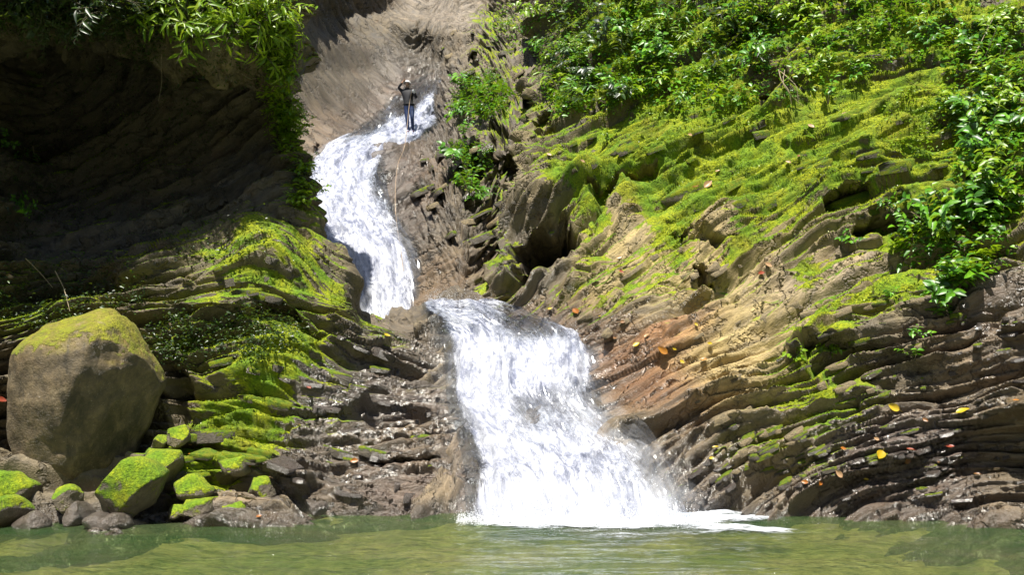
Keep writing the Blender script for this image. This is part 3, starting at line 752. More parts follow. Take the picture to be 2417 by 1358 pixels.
def fall_surface(rows, nu, nv, lift, seed, rough):
    net = np.array([[W(l + (r - l) * k, py, Y + dY[i]) for i, k in enumerate((0, .25, .5, .75, 1))] for (py, l, r, Y, dY) in rows])
    Gf = crspline(crspline(net, nv, 0), nu, 1)
    N = gridnormals(Gf)
    dv = np.linalg.norm(np.diff(Gf, axis=0), axis=-1); v = np.concatenate([np.zeros((1, nu)), np.cumsum(dv, 0)]); v = np.repeat(v.mean(1, keepdims=True), nu, 1)
    du = np.linalg.norm(np.diff(Gf, axis=1), axis=-1); u = np.concatenate([np.zeros((nv, 1)), np.cumsum(du, 1)], 1); u = u - u.mean(1, keepdims=True)
    uv = np.stack([u, v], -1)
    Q = np.stack([u * 1.0, v * 0.28, 0 * u + seed], -1)
    rg = 1 - np.abs(fbm(Q, 1.7, seed, 4, 0.55))
    d = 0.20 * (rg - 0.5) + 0.05 * fbm(Q, 5.0, seed + 3, 2)
    e = np.linspace(0, 1, nu)[None, :]
    edge = sst(-0.02, 0.16, e + 0.06 * fbm(Q, 2.5, seed + 9, 3)) * sst(-0.02, 0.16, 1 - e + 0.06 * fbm(Q, 2.5, seed + 10, 3))
    grow = 0.12 + 0.88 * sst(0.0, 0.30, np.linspace(0, 1, nv))[:, None]      # the sheet thickens as it breaks up
    tail = sst(0.84, 1.0, np.linspace(0, 1, nv))[:, None]                       # and dives under at its foot
    grow = grow * (1 - 0.9 * tail)
    Gf = Gf - (0.55 * tail + 0 * u)[..., None] * np.array([0, 0, 1.0])
    Pf = Gf + N * ((lift + d * rough) * grow * (0.25 + 0.75 * edge))[..., None]
    return Pf, N, uv, edge, Q


Z5 = [0.0, 0, 0, 0, 0]
lower_rows = [
    (716, 985, 1175, 18.6, Z5), (722, 995, 1160, 17.2, Z5), (738, 1000, 1200, 16.75, Z5), (770, 1020, 1300, 16.2, [0, 0, 0, -.05, -.1]), (805, 1040, 1390, 15.85, [0, 0, -.05, -.2, -.3]), (850, 1050, 1415, 15.55, [0, -.1, -.15, -.3, -.45]),
    (950, 1055, 1420, 14.85, [0, -.1, -.15, -.25, -.35]), (1000, 1070, 1460, 14.45, [0, -.1, -.15, -.2, -.3]), (1100, 1095, 1560, 13.6, [0, -.1, -.15, -.2, -.2]), (1160, 1098, 1605, 13.05, [0, -.1, -.15, -.15, -.2]), (1200, 1100, 1640, 12.62, [0, -.1, -.12, -.12, -.1]), (1228, 1098, 1660, 12.3, Z5), (1262, 1098, 1670, 11.9, Z5)]
upper_rows = [
    (172, 990, 1050, 34.2, Z5), (185, 985, 1048, 33.2, Z5), (215, 930, 1045, 31.4, Z5), (260, 900, 1036, 29.6, Z5), (300, 850, 1032, 28.1, [-.6, -.1, 0, 0, 0]), (340, 800, 1000, 26.3, [-.3, 0, 0, 0, 0]), (370, 750, 940, 24.9, Z5), (420, 715, 912, 23.6, Z5), (500, 710, 930, 22.2, Z5),
    (560, 715, 972, 21.2, Z5), (620, 750, 995, 20.2, Z5), (700, 800, 985, 19.1, Z5), (745, 830, 990, 18.6, Z5)]


def fall(name, rows, nu, nv, seed, dens_l, label, rough=1.0, lift=(0.12, 0.22)):
    root = None
    for k in range(2):
        Pf, N, uv, edge, Q = fall_surface(rows, nu, nv, lift[k], seed + k * 31, rough)
        px, py = proj(Pf)
        dens = blobs(px, py, dens_l, 0.62) * edge
        me = mesh_np(name, Pf, grid_quads(nv, nu), uv=uv, attrs=dict(dens=dens.ravel()))
        if k == 0:
            root = obj(name, me, M_FALL); tag(root, label, None, None, 'structure'); keep = (Pf, N, dens)
        else:
            obj('outer_water', me, M_FALL2, root)
    return root, keep


lower_fall, LK = fall('lower_waterfall', lower_rows, 200, 260, 3, [(1190, 760, 150, 45, -8, 0.22), (1060, 770, 50, 50, -40, 0.5), (1130, 950, 80, 230, 0, 0.95), (1270, 870, 130, 60, 0, 0.85), (1265, 985, 80, 60, 0, 0.46), (1110, 1090, 40, 70, 20, 0.40), (1390, 980, 60, 110, 45, 0.45), (1300, 1090, 120, 70, 0, .72), (1450, 1120, 100, 60, -40, 0.62), (1350, 1190, 280, 35, 0, 0.95), (1560, 1130, 50, 80, 40, 0.35)],
                      'white lower cascade spreading over rock into the green pool')
upper_fall, UK = fall('upper_waterfall', upper_rows, 140, 280, 8, [(990, 190, 60, 40, 0, 0.10), (960, 235, 50, 40, 30, 0.08), (1010, 270, 30, 50, -20, 0.75), (870, 290, 50, 30, 30, 0.1), (940, 320, 80, 30, 30, 0.8), (830, 480, 70, 120, 0, 0.95), (900, 440, 40, 40, 0, 0.3), (925, 490, 40, 60, 0, 0.30), (910, 600, 60, 100, 0, 0.85), (955, 540, 40, 40, 0, 0.45)],
                      'white upper cascade falling down the narrow gorge', rough=1.1, lift=(0.15, 0.28))


t = NT('fine_spray'); uvn = t.node('ShaderNodeUVMap'); uvn.uv_map = 'UVMap'
mp = t.node('ShaderNodeMapping'); t.link(uvn.outputs[0], mp.inputs[0]); mp.inputs['Scale'].default_value = (1, 0.6, 1)
al = t.math('MULTIPLY', t.ramp(t.noise(mp.outputs[0], 2.6, 5, 0.7, 0.8), 0.30, 0.75), t.attr('dens'))
t.b.inputs['Base Color'].default_value = (0.78, 0.80, 0.86, 1); t.b.inputs['Roughness'].default_value = 0.9; t.link(al, t.b.inputs['Alpha'])
M_VEIL = t.m


def veil(rows, grow, nu, nv, lift, dens_l, base, seed, label, parent):
    rows = [(py, l - grow, r + grow, Y, dY) for (py, l, r, Y, dY) in rows]
    Pf, N, uv, edge, Q = fall_surface(rows, nu, nv, lift, seed, 1.3)
    px, py = proj(Pf); e = np.linspace(0, 1, nu)[None, :]
    soft = sst(0, 0.32, e) * sst(0, 0.32, 1 - e) * sst(0, 0.12, np.linspace(0, 1, nv)[:, None])
    de = blobs(px, py, dens_l, base) * soft
    o = obj('spray_veil', mesh_np('spray_veil', Pf, grid_quads(nv, nu), uv=uv, attrs=dict(dens=de.ravel())), M_VEIL, parent)
    tag(o, label, None, None, 'stuff')


veil(lower_rows[3:], 45, 70, 90, 0.26, [(1330, 1190, 330, 50, 0, 0.6), (1250, 980, 130, 90, 0, 0.08), (1180, 1080, 90, 90, 0, .15)], 0.26, 21, 'soft veil of fine spray over the lower cascade', lower_fall)
veil(lower_rows[5:], 60, 70, 80, 0.42, [(1330, 1200, 330, 60, 0, 0.5)], 0.14, 22, 'outer veil of fine spray over the lower cascade', lower_fall)
veil(upper_rows[4:], 14, 50, 90, 0.34, [(900, 660, 90, 60, 0, 0.5)], 0.20, 23, 'soft veil of fine spray over the upper cascade', upper_fall)


def drops(name, pts, vel, size, seed, label, parent=None):
    r = np.random.default_rng(seed)
    n = len(pts)
    base = np.array([[1, 0, 0], [-.5, .87, 0], [-.5, -.87, 0], [0, 0, 1.8], [0, 0, -1.2]])
    tri = np.array([[0, 1, 3], [1, 2, 3], [2, 0, 3], [1, 0, 4], [2, 1, 4], [0, 2, 4]])
    v = vel / np.maximum(np.linalg.norm(vel, axis=1, keepdims=True), 1e-6)
    a = np.cross(v, np.array([0.3, 0.9, 0.2])); a /= np.linalg.norm(a, axis=1, keepdims=True); b = np.cross(v, a)
    s = size[:, None, None]
    V = pts[:, None] + s * (base[None, :, :1] * a[:, None] + base[None, :, 1:2] * b[:, None] + base[None, :, 2:] * v[:, None] * r.uniform(0.7, 2.2, (n, 1, 1)))
    T = tri[None] + (np.arange(n) * 5)[:, None, None]
    o = obj(name, mesh_np(name, V, tris=T.reshape(-1, 3)), M_SPRAY, parent)
    return tag(o, label, None, None, 'stuff')


for nm, K, cnt, sz, lab, par in (('spray', LK, 9000, (0.003, 0.007), 'flying white spray over the lower cascade', lower_fall), ('spray', UK, 4000, (0.004, 0.010), 'flying white spray over the upper cascade', upper_fall)):
    Pf, N, de = K
    flat = de.ravel(); idx = rng.choice(len(flat), cnt, p=np.maximum(flat, 0.0) ** 2 / (np.maximum(flat, 0) ** 2).sum())
    p = Pf.reshape(-1, 3)[idx]; nn = N.reshape(-1, 3)[idx]
    off = np.abs(rng.normal(0, 0.11, cnt))[:, None] * nn + rng.normal(0, 0.06, (cnt, 3)) + np.array([0, 0, 0.02])
    fl = np.gradient(Pf, axis=0).reshape(-1, 3)[idx] * -1
    fl = fl / np.linalg.norm(fl, axis=1, keepdims=True) + rng.normal(0, 0.5, (cnt, 3))
    size = rng.uniform(*sz, cnt) * rng.uniform(0.4, 1.0, cnt)
    drops(nm, p + off, fl, size, 4, lab, par)

# splash at the foot of the lower fall
n = 9000
x = rng.uniform(-0.75, 2.75, n); yb = 12.45 - 0.05 * x
h = rng.exponential(0.10, n) * np.exp(-((x - 0.9) / 1.6) ** 2) + 0.01
pts = np.stack([x, yb + rng.normal(-0.1, 0.22, n), h], -1)
x2 = rng.uniform(-0.3, 2.2, 1400); pts2 = np.stack([x2, 12.15 - 0.08 * x2 + rng.normal(0, 0.18, 1400), rng.exponential(0.05, 1400) + 0.012], -1)
pts = np.concatenate([pts, pts2])
drops('splash', pts, rng.normal(0, 1, (len(pts), 3)) + np.array([0, 0, 1.0]), rng.uniform(0.002, 0.006, len(pts)), 9, 'white splash at the foot of the lower cascade')

# foam on the pool
t = NT('pool_foam'); uv = t.node('ShaderNodeTexCoord'); P_ = uv.outputs['Object']
mp = t.node('ShaderNodeMapping'); t.link(P_, mp.inputs[0]); mp.inputs['Scale'].default_value = (0.6, 1.5, 1)
a = t.noise(mp.outputs[0], 3.0, 7, 0.7, 0.8); b = t.noise(mp.outputs[0], 14.0, 5, 0.7, .5)
f = t.math('ADD', t.math('SUBTRACT', t.math('ADD', t.math('MULTIPLY', a, 2.6), t.math('MULTIPLY', b, 2.0)), 1.55), t.math('MULTIPLY', t.math('SUBTRACT', t.attr('dens'), 0.5), 1.1))
al = t.math('MULTIPLY', t.ramp(f, 0.50, 1.35), t.ramp(t.attr('dens'), 0.0, 0.8))
t.b.inputs['Base Color'].default_value = (0.62, 0.66, 0.72, 1); t.b.inputs['Roughness'].default_value = 0.5
t.link(al, t.b.inputs['Alpha']); t.link(t.bump(f, .5, .06), t.b.inputs['Normal'])
ys = np.linspace(10.4, 13.4, 170); xs = np.linspace(-1.6, 4.6, 300); X, Y = np.meshgrid(xs, ys); V = np.stack([X, Y, 0 * X], -1)
q = ((X - 1.05) / np.where(X > 1.05, 2.6, 1.55)) ** 2 + ((Y - 12.7) / (2.0)) ** 2 + 0.55 * fbm(V * np.array([0.55, 1.5, 1]), 1.1, 4, 4)
dens = 1.0 - sst(-0.05, 1.5, q)
V[..., 2] = pool_h(V) + 0.010 + 0.03 * np.maximum(0, fbm(V * np.array([.6, 1.3, 1]), 3.0, 6, 3)) * dens + 0.03 * dens ** 3
tag(obj('foam', mesh_np('foam', V, grid_quads(*X.shape), attrs=dict(dens=dens.ravel())), t.m), 'white foam spreading on the pool below the lower cascade', None, None, 'stuff')


# ------------------------------------------------------------------ stones
def stone_mesh(outline, Y, thick, seed, sub=4, rough=0.06, facet=0.0, flat_top=0.0):
    """closed stone whose silhouette follows the outline (pixels) at distance Y; origin at its base"""
    out = np.array(outline, float)
    C3 = W(out[:, 0], out[:, 1], Y)
    c = C3.mean(0)
    ang = np.arctan2(C3[:, 2] - c[2], C3[:, 0] - c[0]); rad = np.hypot(C3[:, 0] - c[0], C3[:, 2] - c[2])
    o_ = np.argsort(ang); ang = ang[o_]; rad = rad[o_]
    ang = np.concatenate([ang - 2 * np.pi, ang, ang + 2 * np.pi]); rad = np.tile(rad, 3)
    bm = bmesh.new(); bmesh.ops.create_icosphere(bm, subdivisions=sub, radius=1)
    V = np.array([v.co[:] for v in bm.verts]); Fc = np.array([[v.index for v in f.verts] for f in bm.faces]); bm.free()
    a = np.arctan2(V[:, 2], V[:, 0]); rr = np.interp(a, ang, rad)
    k = np.hypot(V[:, 0], V[:, 2])
    kk = k ** 0.8 / np.maximum(k, 1e-6)
    mr = rad.mean()
    S = np.stack([V[:, 0] * rr * kk, V[:, 1] * thick, V[:, 2] * rr * kk], -1)
    if facet:                                         # plane cuts give broken faces
        r = np.random.default_rng(seed)
        for _ in range(13):
            d = r.normal(0, 1, 3); d[1] = d[1] * 0.8 - 0.5; d[2] = d[2] * 0.8 + 0.15; d /= np.linalg.norm(d)
            h = (S @ d); lim = h.max() * r.uniform(0.55, 0.88)
            S = S - np.maximum(h - lim, 0)[:, None] * d * facet
    nrm = S / np.linalg.norm(S, axis=1, keepdims=True)
    S = S + nrm * (rough * mr * fbm(S + seed * 3.1, 1.6 / mr, seed, 4) )[:, None]
    lo = S[:, 2].min()
    S[:, 2] -= lo
    return S, Fc, np.array([c[0], c[1], c[2] + lo])


def stone(outline, Y, thick, seed, mat, label, cat='rock', group=None, name='rock', sub=4, rough=0.06, facet=0.8, tilt=0):
    S, Fc, org = stone_mesh(outline, Y, thick, seed, sub, rough, facet)
    o = obj(name, mesh_np(name, S, tris=Fc), mat, None, org)
    return tag(o, label, cat, group)


# big boulder
S, Fc, org = stone_mesh([(38, 870), (45, 820), (72, 795), (135, 762), (200, 740), (250, 735), (290, 750), (318, 785), (342, 825), (360, 862), (374, 900), (360, 945), (335, 1000), (310, 1050), (292, 1105), (230, 1140), (120, 1145), (55, 1105), (30, 1040), (32, 960)], 12.95, 1.1, 5, 6, 0.04, 0.0)
for (pt, nrm_, k_) in [((0, -0.60, 1.45), (-0.10, -0.96, -0.22), 0.6), ((0.36, -0.50, 1.35), (0.74, -0.58, -0.34), 0.8), ((-0.2, -0.5, 2.05), (-0.25, -0.55, 0.80), 0.35), ((0.62, 0, 2.1), (0.75, -0.25, 0.6), 0.25), ((-0.15, -0.5, 0.5), (-0.05, -0.85, -0.5), 0.7)]:
    d = np.array(nrm_); d /= np.linalg.norm(d)
    h = S @ d - (np.array(pt) @ d) + 0.06 * fbm(S, 1.4, 78, 3)
    S = S - np.maximum(h, 0)[:, None] * d * k_
S = S + (S / np.linalg.norm(S, axis=1, keepdims=True)) * (0.04 * fbm(S, 1.9, 77, 5) - 0.05 * (1 - sst(0, 0.12, np.abs(noise(S, 1.2, 79)))) * 0.5)[:, None]
S[:, 0] *= 0.94
b = obj('boulder', mesh_np('boulder', S, tris=Fc), M_BOULDER, None, org + np.array([0.02, 0, 0]))
tag(b, 'huge rounded boulder with mossy ochre crown at the edge of the pool', 'boulder')

stone([(200, 1185), (215, 1160), (245, 1128), (275, 1095), (300, 1078), (345, 1085), (380, 1110), (406, 1140), (402, 1180), (395, 1210), (300, 1220), (225, 1218)], 12.15, 0.75, 21, M_STONE_LUSH, 'bright green moss covered rock standing in the water before the boulder', facet=1.0, rough=0.05)
stone([(308, 1062), (360, 1055), (412, 1056), (426, 1090), (420, 1128), (370, 1140), (330, 1110)], 12.75, 0.45, 24, M_STONE, 'angular grey rock with flat top behind the moss covered rock', facet=1.0, rough=0.04)
stone([(392, 1002), (420, 997), (440, 1010), (442, 1050), (410, 1060), (392, 1045)], 13.15, 0.28, 28, M_STONE, 'upright olive stone beside the boulder', facet=1.0, rough=0.04)
stone([(348, 1035), (375, 1028), (402, 1032), (410, 1056), (380, 1064), (350, 1058)], 13.05, 0.25, 31, M_STONE, 'low pale stone wedged between boulder and upright stone', facet=1.0, rough=0.04)
stone([(-70, 1150), (-40, 1120), (10, 1114), (60, 1130), (96, 1160), (100, 1190), (20, 1200), (-60, 1195)], 12.35, 0.5, 34, M_STONE_MOSS, 'green mossy rock at the left foot of the boulder', facet=.7)
stone([(-70, 1205), (-30, 1178), (25, 1172), (60, 1195), (78, 1235), (30, 1250), (-60, 1250)], 11.95, 0.45, 37, M_STONE_MOSS, 'mossy rock with wet rim standing at the water line', facet=.7)
stone([(118, 1170), (150, 1145), (185, 1160), (205, 1185), (180, 1205), (125, 1200)], 12.25, 0.3, 41, M_STONE, 'small moss tipped stone between two mossy rocks', facet=1.0)
stone([(135, 1210), (165, 1190), (205, 1195), (225, 1215), (200, 1232), (140, 1232)], 12.05, 0.3, 44, M_STONE_WET, 'brown wet stone beside the moss covered rock', facet=.8)
stone([(190, 1235), (215, 1216), (260, 1218), (310, 1226), (335, 1240), (300, 1252), (210, 1252)], 11.75, 0.35, 47, M_STONE_WET, 'flat shiny wet stone half sunk in the pool', facet=.6)
stone([(30, 1235), (60, 1215), (110, 1222), (130, 1240), (100, 1250), (40, 1250)], 11.85, 0.3, 49, M_STONE_WET, 'low wet stone at the water line below the boulder', facet=.6)

shore_specs = []
for (cx, cy, w, hh, Y, mt, lab) in [
    (560, 1098, 120, 46, 12.95, 'm', ''), (455, 1150, 120, 46, 12.65, 'm', ''), (612, 1150, 100, 44, 12.85, 's', ''),
    (465, 1198, 130, 34, 12.45, 's', ''), (560, 1202, 120, 28, 12.55, 's', ''), (650, 1198, 120, 26, 12.65, 'w', ''), (415, 1208, 60, 24, 12.3, 's', ''), (740, 1200, 90, 22, 12.75, 'w', '')]:
    r = np.random.default_rng(cx * 7 + cy)
    ol = [(cx + w * .55 * math.cos(a) * r.uniform(.65, 1.2), cy - hh * .6 * math.sin(a) * r.uniform(.6, 1.2)) for a in np.linspace(0, 2 * math.pi, 7)[:-1] + r.uniform(0, 1)]
    mat = dict(m=M_STONE_MOSS, s=M_STONE, w=M_STONE_WET)[mt]
    stone(ol, Y, w / 160 * 0.5, cx, mat, {(560, 1098): 'mossy stone below the green moss cushions of the shaded bank', (455, 1150): 'mossy stone beside the bright green rock on the shore', (612, 1150): 'bare grey stone beside the mossy stone below the moss cushions', (465, 1198): 'long grey stone at the water line beside the bright green rock', (650, 1198): 'long wet stone at the water line below the dark ledges', (415, 1208): 'tiny grey stone touching the bright green rock at the water', (740, 1200): 'thin wet stone at the water line nearest the lower waterfall'}.get((cx, cy), 'flat grey stone at the water line between a long grey and a long wet stone'), 'stone', {'m': 'mossy shore stones', 's': 'bare shore stones', 'w': 'wet shore stones'}[mt], 'stone', 3, 0.07, 1.0)


# ------------------------------------------------------------------ where a pixel meets the rock
SURF = []
for nm, Pg in (('right', RP), ('left', LP), ('gorge', GP)):
    a, b_ = proj(Pg)
    SURF.append((nm, Pg.reshape(-1, 3), gridnormals(Pg).reshape(-1, 3), a.ravel(), b_.ravel()))
ALLP = np.concatenate([q[1] for q in SURF]); ALLN = np.concatenate([q[2] for q in SURF]); ALLX = np.concatenate([q[3] for q in SURF]); ALLY = np.concatenate([q[4] for q in SURF])
_bin = {}
_k = (np.floor(ALLX / 8).astype(np.int64) + 1000) * 100000 + np.floor(ALLY / 8).astype(np.int64) + 1000
_o = np.argsort(_k); _ks = _k[_o]


def surf(px, py):
    """nearest rock vertex that lies in front along this pixel"""
    best = None
    for dx in (-1, 0, 1):
        for dy in (-1, 0, 1):
            key = (math.floor(px / 8) + dx + 1000) * 100000 + math.floor(py / 8) + dy + 1000
            a, b_ = np.searchsorted(_ks, key), np.searchsorted(_ks, key, 'right')
            if b_ > a:
                c = _o[a:b_]; c = c[np.hypot(ALLX[c] - px, ALLY[c] - py) < 9]
                if len(c):
                    m = c[np.argmin(ALLP[c, 1])]
                    if best is None or ALLP[m, 1] < ALLP[best, 1]: best = m
    if best is None: return None
    return ALLP[best], ALLN[best]


# ------------------------------------------------------------------ broken slabs of the beds
def slab_mesh(seed):
    r = np.random.default_rng(seed); k = r.integers(5, 8)
    a = np.sort(r.uniform(0, 2 * math.pi, k) * 0.35 + np.linspace(0, 2 * math.pi, k, endpoint=False))
    rad = r.uniform(0.75, 1.1, k)
    ring = np.stack([np.cos(a) * rad, np.sin(a) * rad * r.uniform(0.45, 0.7), 0 * a], -1)
    dz = ring[:, 0] * r.normal(0, .06) + ring[:, 1] * r.normal(0, .12)
    lo = ring * 0.93 + np.array([0, 0, -1.0]) * 0.5
    m = ring * 1.0 + np.array([0, 0, 1]) * 0.22 * 1; m[:, 2] += dz
    hi = ring * r.uniform(0.78, 0.9) + np.array([r.normal(0, .05), r.normal(0, .04), 0.34]); hi[:, 2] += dz * 1.3
    V = np.concatenate([lo, m, hi, hi.mean(0, keepdims=True) + np.array([[0, 0, 0.03]])])
    T = []
    for i in range(k):
        j = (i + 1) % k
        T += [(i, j, k + j), (i, k + j, k + i), (k + i, k + j, 2 * k + j), (k + i, 2 * k + j, 2 * k + i), (2 * k + i, 2 * k + j, 3 * k)]
    return mesh_np('rock_slab', V, tris=T, smooth=False)


SLABM = {k: rock_material('slab_' + k, False, c, m, w) for k, (c, m, w) in dict(mossy=((0.15, 0.125, 0.065), 0.62, 0.0), dry=((0.31, 0.24, 0.125), 0.0, 0.0), wet=((0.14, 0.112, 0.108), 0.0, 1.0), dark=((0.09, 0.078, 0.058), 0.30, 0.3)).items()}
SLABS = {}
for k in SLABM:
    SLABS[k] = []
    for i in range(7):
        m = slab_mesh(i + 40); m.materials.append(SLABM[k]); SLABS[k].append(m)


def put_slab(px, py, size, kind, parent, bedf, thick, r):
    h = surf(px, py)
    if h is None: return
    p, n = h
    e = 0.05
    g = np.array([bedf(p + np.eye(3)[i] * e) - bedf(p - np.eye(3)[i] * e) for i in range(3)]); g = g / np.linalg.norm(g)
    if g[2] < 0: g = -g
    x = np.cross(g, n); x /= max(np.linalg.norm(x), 1e-6)
    g = g + r.normal(0, 0.07, 3); g = g + n * 0.12; g /= np.linalg.norm(g)
    x = x - g * (x @ g); x /= np.linalg.norm(x); y = np.cross(g, x)
    o = obj('rock_slab', SLABS[kind][r.integers(7)], None, parent)
    M = Matrix((x, y, g)).transposed().to_4x4()
    sx = size * (1 if r.uniform() < .5 else -1)
    o.matrix_local = Matrix.Translation(p - n * size * 0.30) @ M @ Matrix.Diagonal((sx, size * 0.9 * np.sign(sx), size * thick, 1))
    return o


rs = np.random.default_rng(17)
for (cnt, boxes, kinds, smin, smax, par, bf) in [
    (55, [(1650, 360, 330, 90, 3), (2050, 360, 260, 130, 2), (1400, 360, 130, 60, 1), (2150, 470, 150, 60, 1), (1720, 480, 160, 70, 1)], ['mossy'], 0.18, 0.48, right_slope, bed_right),
    (34, [(1750, 700, 220, 110, 2), (1560, 640, 120, 70, 1), (1700, 900, 160, 100, 1), (1480, 740, 140, 50, 1)], ['dry'], 0.10, 0.34, right_slope, bed_right),
    (150, [(2130, 1110, 290, 100, 3), (1660, 1150, 100, 60, 1.5), (2330, 950, 90, 160, 1), (2340, 740, 90, 90, .8)], ['wet', 'wet', 'wet', 'dark'], 0.05, 0.17, right_slope, bed_right),
    (75, [(2030, 850, 200, 90, 1.5), (1830, 1050, 140, 80, 3), (2120, 730, 170, 60, 1.3)], ['dark', 'mossy', 'dry'], 0.08, 0.24, right_slope, bed_right),
    (34, [(860, 980, 170, 130, 3), (760, 1120, 160, 60, 1.5), (930, 1120, 120, 60, 1), (880, 800, 90, 50, 1)], ['wet', 'wet', 'dark'], 0.12, 0.36, left_cliff, bed_left),
    (40, [(640, 890, 120, 90, 1), (530, 1080, 110, 70, 3), (600, 650, 100, 60, 1), (520, 780, 120, 60, 1)], ['mossy', 'dark'], 0.14, 0.38, left_cliff, bed_left),
    (45, [(1100, 430, 90, 130, 2), (1140, 120, 90, 110, 1.5), (1010, 430, 60, 60, .7)], ['dry', 'dark'], 0.20, 0.50, gorge, bed_gorge)]:
    w = np.array([q[4] for q in boxes]); w = w / w.sum()
    for _ in range(cnt):
        q = boxes[rs.choice(len(boxes), p=w)]; a = rs.uniform(0, 6.283); rd = math.sqrt(rs.uniform())
        put_slab(q[0] + q[2] * rd * math.cos(a), q[1] + q[3] * rd * math.sin(a), rs.uniform(smin, smax), kinds[rs.integers(len(kinds))], par, bf, rs.uniform(0.28, 0.6), rs)
# the big slab that juts out over the dark recess
for (px, py, sz, th) in [(2010, 462, 0.62, 0.45), (1450, 425, 0.5, 0.4), (2150, 512, 0.5, 0.4), (1270, 250, 0.5, 0.5)]:
    put_slab(px, py, sz, 'mossy', right_slope, bed_right, th, rs)

# moss cushions: short tufts on the mossy rock
def tufts(cnt, Pg, mossl, seed, label, parent):
    r = np.random.default_rng(seed)
    N = gridnormals(Pg).reshape(-1, 3); P = Pg.reshape(-1, 3); px, py = proj(Pg); px = px.ravel(); py = py.ravel()
    w = blobs(px, py, mossl); w = np.clip(w - 0.25, 0, 1) * sst(-0.1, 0.5, N[:, 2] + 0.5 * noise(P, 1.1, seed)) * sst(-.25, .15, fbm(P, 1.4, seed + 2, 3))
    w[(px < -20) | (px > 2440) | (py < -20) | (py > 1250)] = 0
    ar = np.linalg.norm(np.cross(np.gradient(Pg, axis=0), np.gradient(Pg, axis=1)), axis=-1).ravel()
    w = w * ar; idx = r.choice(len(w), cnt, p=w / w.sum())
    p = P[idx] + r.normal(0, 0.012, (cnt, 3)); n = N[idx] + r.normal(0, 0.45, (cnt, 3)) + np.array([0, 0, 0.3]); n /= np.linalg.norm(n, axis=1, keepdims=True)
    s_ = np.cross(n, r.normal(0, 1, (cnt, 3))); s_ /= np.linalg.norm(s_, axis=1, keepdims=True)
    L = r.uniform(0.008, 0.024, (cnt, 1))
    V = np.stack([p - s_ * L * 0.6, p + s_ * L * 0.6, p + n * L], 1)
    o = obj('moss', mesh_np('moss', V, tris=np.arange(cnt * 3).reshape(-1, 3), smooth=False), M_MOSS, parent)
    o['kind'] = 'stuff'; o['label'] = label


M_MOSS = leaf_material('moss_tuft', (0.10, 0.17, 0.003), (0.28, 0.36, 0.004), (0.50, 0.52, 0.01), 0.35)
tufts(150000, RP, moss_r, 5, 'fuzzy yellow green moss on the sunny slope', right_slope)
tufts(45000, LP, moss_l, 6, 'fuzzy green moss on the shaded bank', left_cliff)

# ------------------------------------------------------------------ leaves and plants
def leaf_arrays(pos, d, n, L, Wd, fold=0.18, droop=0.25):
    d = d / np.linalg.norm(d, axis=1, keepdims=True)
    s = np.cross(d, n); s /= np.maximum(np.linalg.norm(s, axis=1, keepdims=True), 1e-6)
    n = np.cross(s, d)
    L = L[:, None]; Wd = Wd[:, None]
    mid = pos + d * L * 0.42 - n * L * 0.02
    tip = pos + d * L - np.array([0, 0, 1.0]) * L * droop
    a = pos + d * L * 0.36 + s * Wd * 0.5 + n * Wd * fold
    b = pos + d * L * 0.36 - s * Wd * 0.5 + n * Wd * fold
    a2 = pos + d * L * 0.72 + s * Wd * 0.34 + n * Wd * fold * .7 - np.array([0, 0, 1.0]) * L * droop * .5
    b2 = pos + d * L * 0.72 - s * Wd * 0.34 + n * Wd * fold * .7 - np.array([0, 0, 1.0]) * L * droop * .5
    V = np.stack([pos, mid, tip, a, b, a2, b2], 1)
    T = np.array([[0, 1, 3], [0, 4, 1], [3, 1, 5], [4, 6, 1], [1, 2, 5], [1, 6, 2]])
    m = len(pos)
    return V.reshape(-1, 3), (T[None] + (np.arange(m) * 7)[:, None, None]).reshape(-1, 3)


def tube(path, r0, r1, sides=5):
    path = np.asarray(path, float); n = len(path)
    V = []; Fq = []
    tg = np.gradient(path, axis=0); tg /= np.maximum(np.linalg.norm(tg, axis=1, keepdims=True), 1e-9)
    for i in range(n):
        a = np.cross(tg[i], [0.31, 0.2, 0.93]); a /= max(np.linalg.norm(a), 1e-6); b = np.cross(tg[i], a)
        r = r0 + (r1 - r0) * i / (n - 1)
        for k in range(sides):
            V.append(path[i] + r * (a * math.cos(2 * math.pi * k / sides) + b * math.sin(2 * math.pi * k / sides)))
    for i in range(n - 1):
        for k in range(sides):
            Fq.append((i * sides + k, i * sides + (k + 1) % sides, (i + 1) * sides + (k + 1) % sides, (i + 1) * sides + k))
    return np.array(V), np.array(Fq)


def join(parts):
    V = []; Q = []; o = 0
    for v, q in parts:
        V.append(v); Q.append(np.asarray(q) + o); o += len(v)
    return np.concatenate(V), np.concatenate(Q)


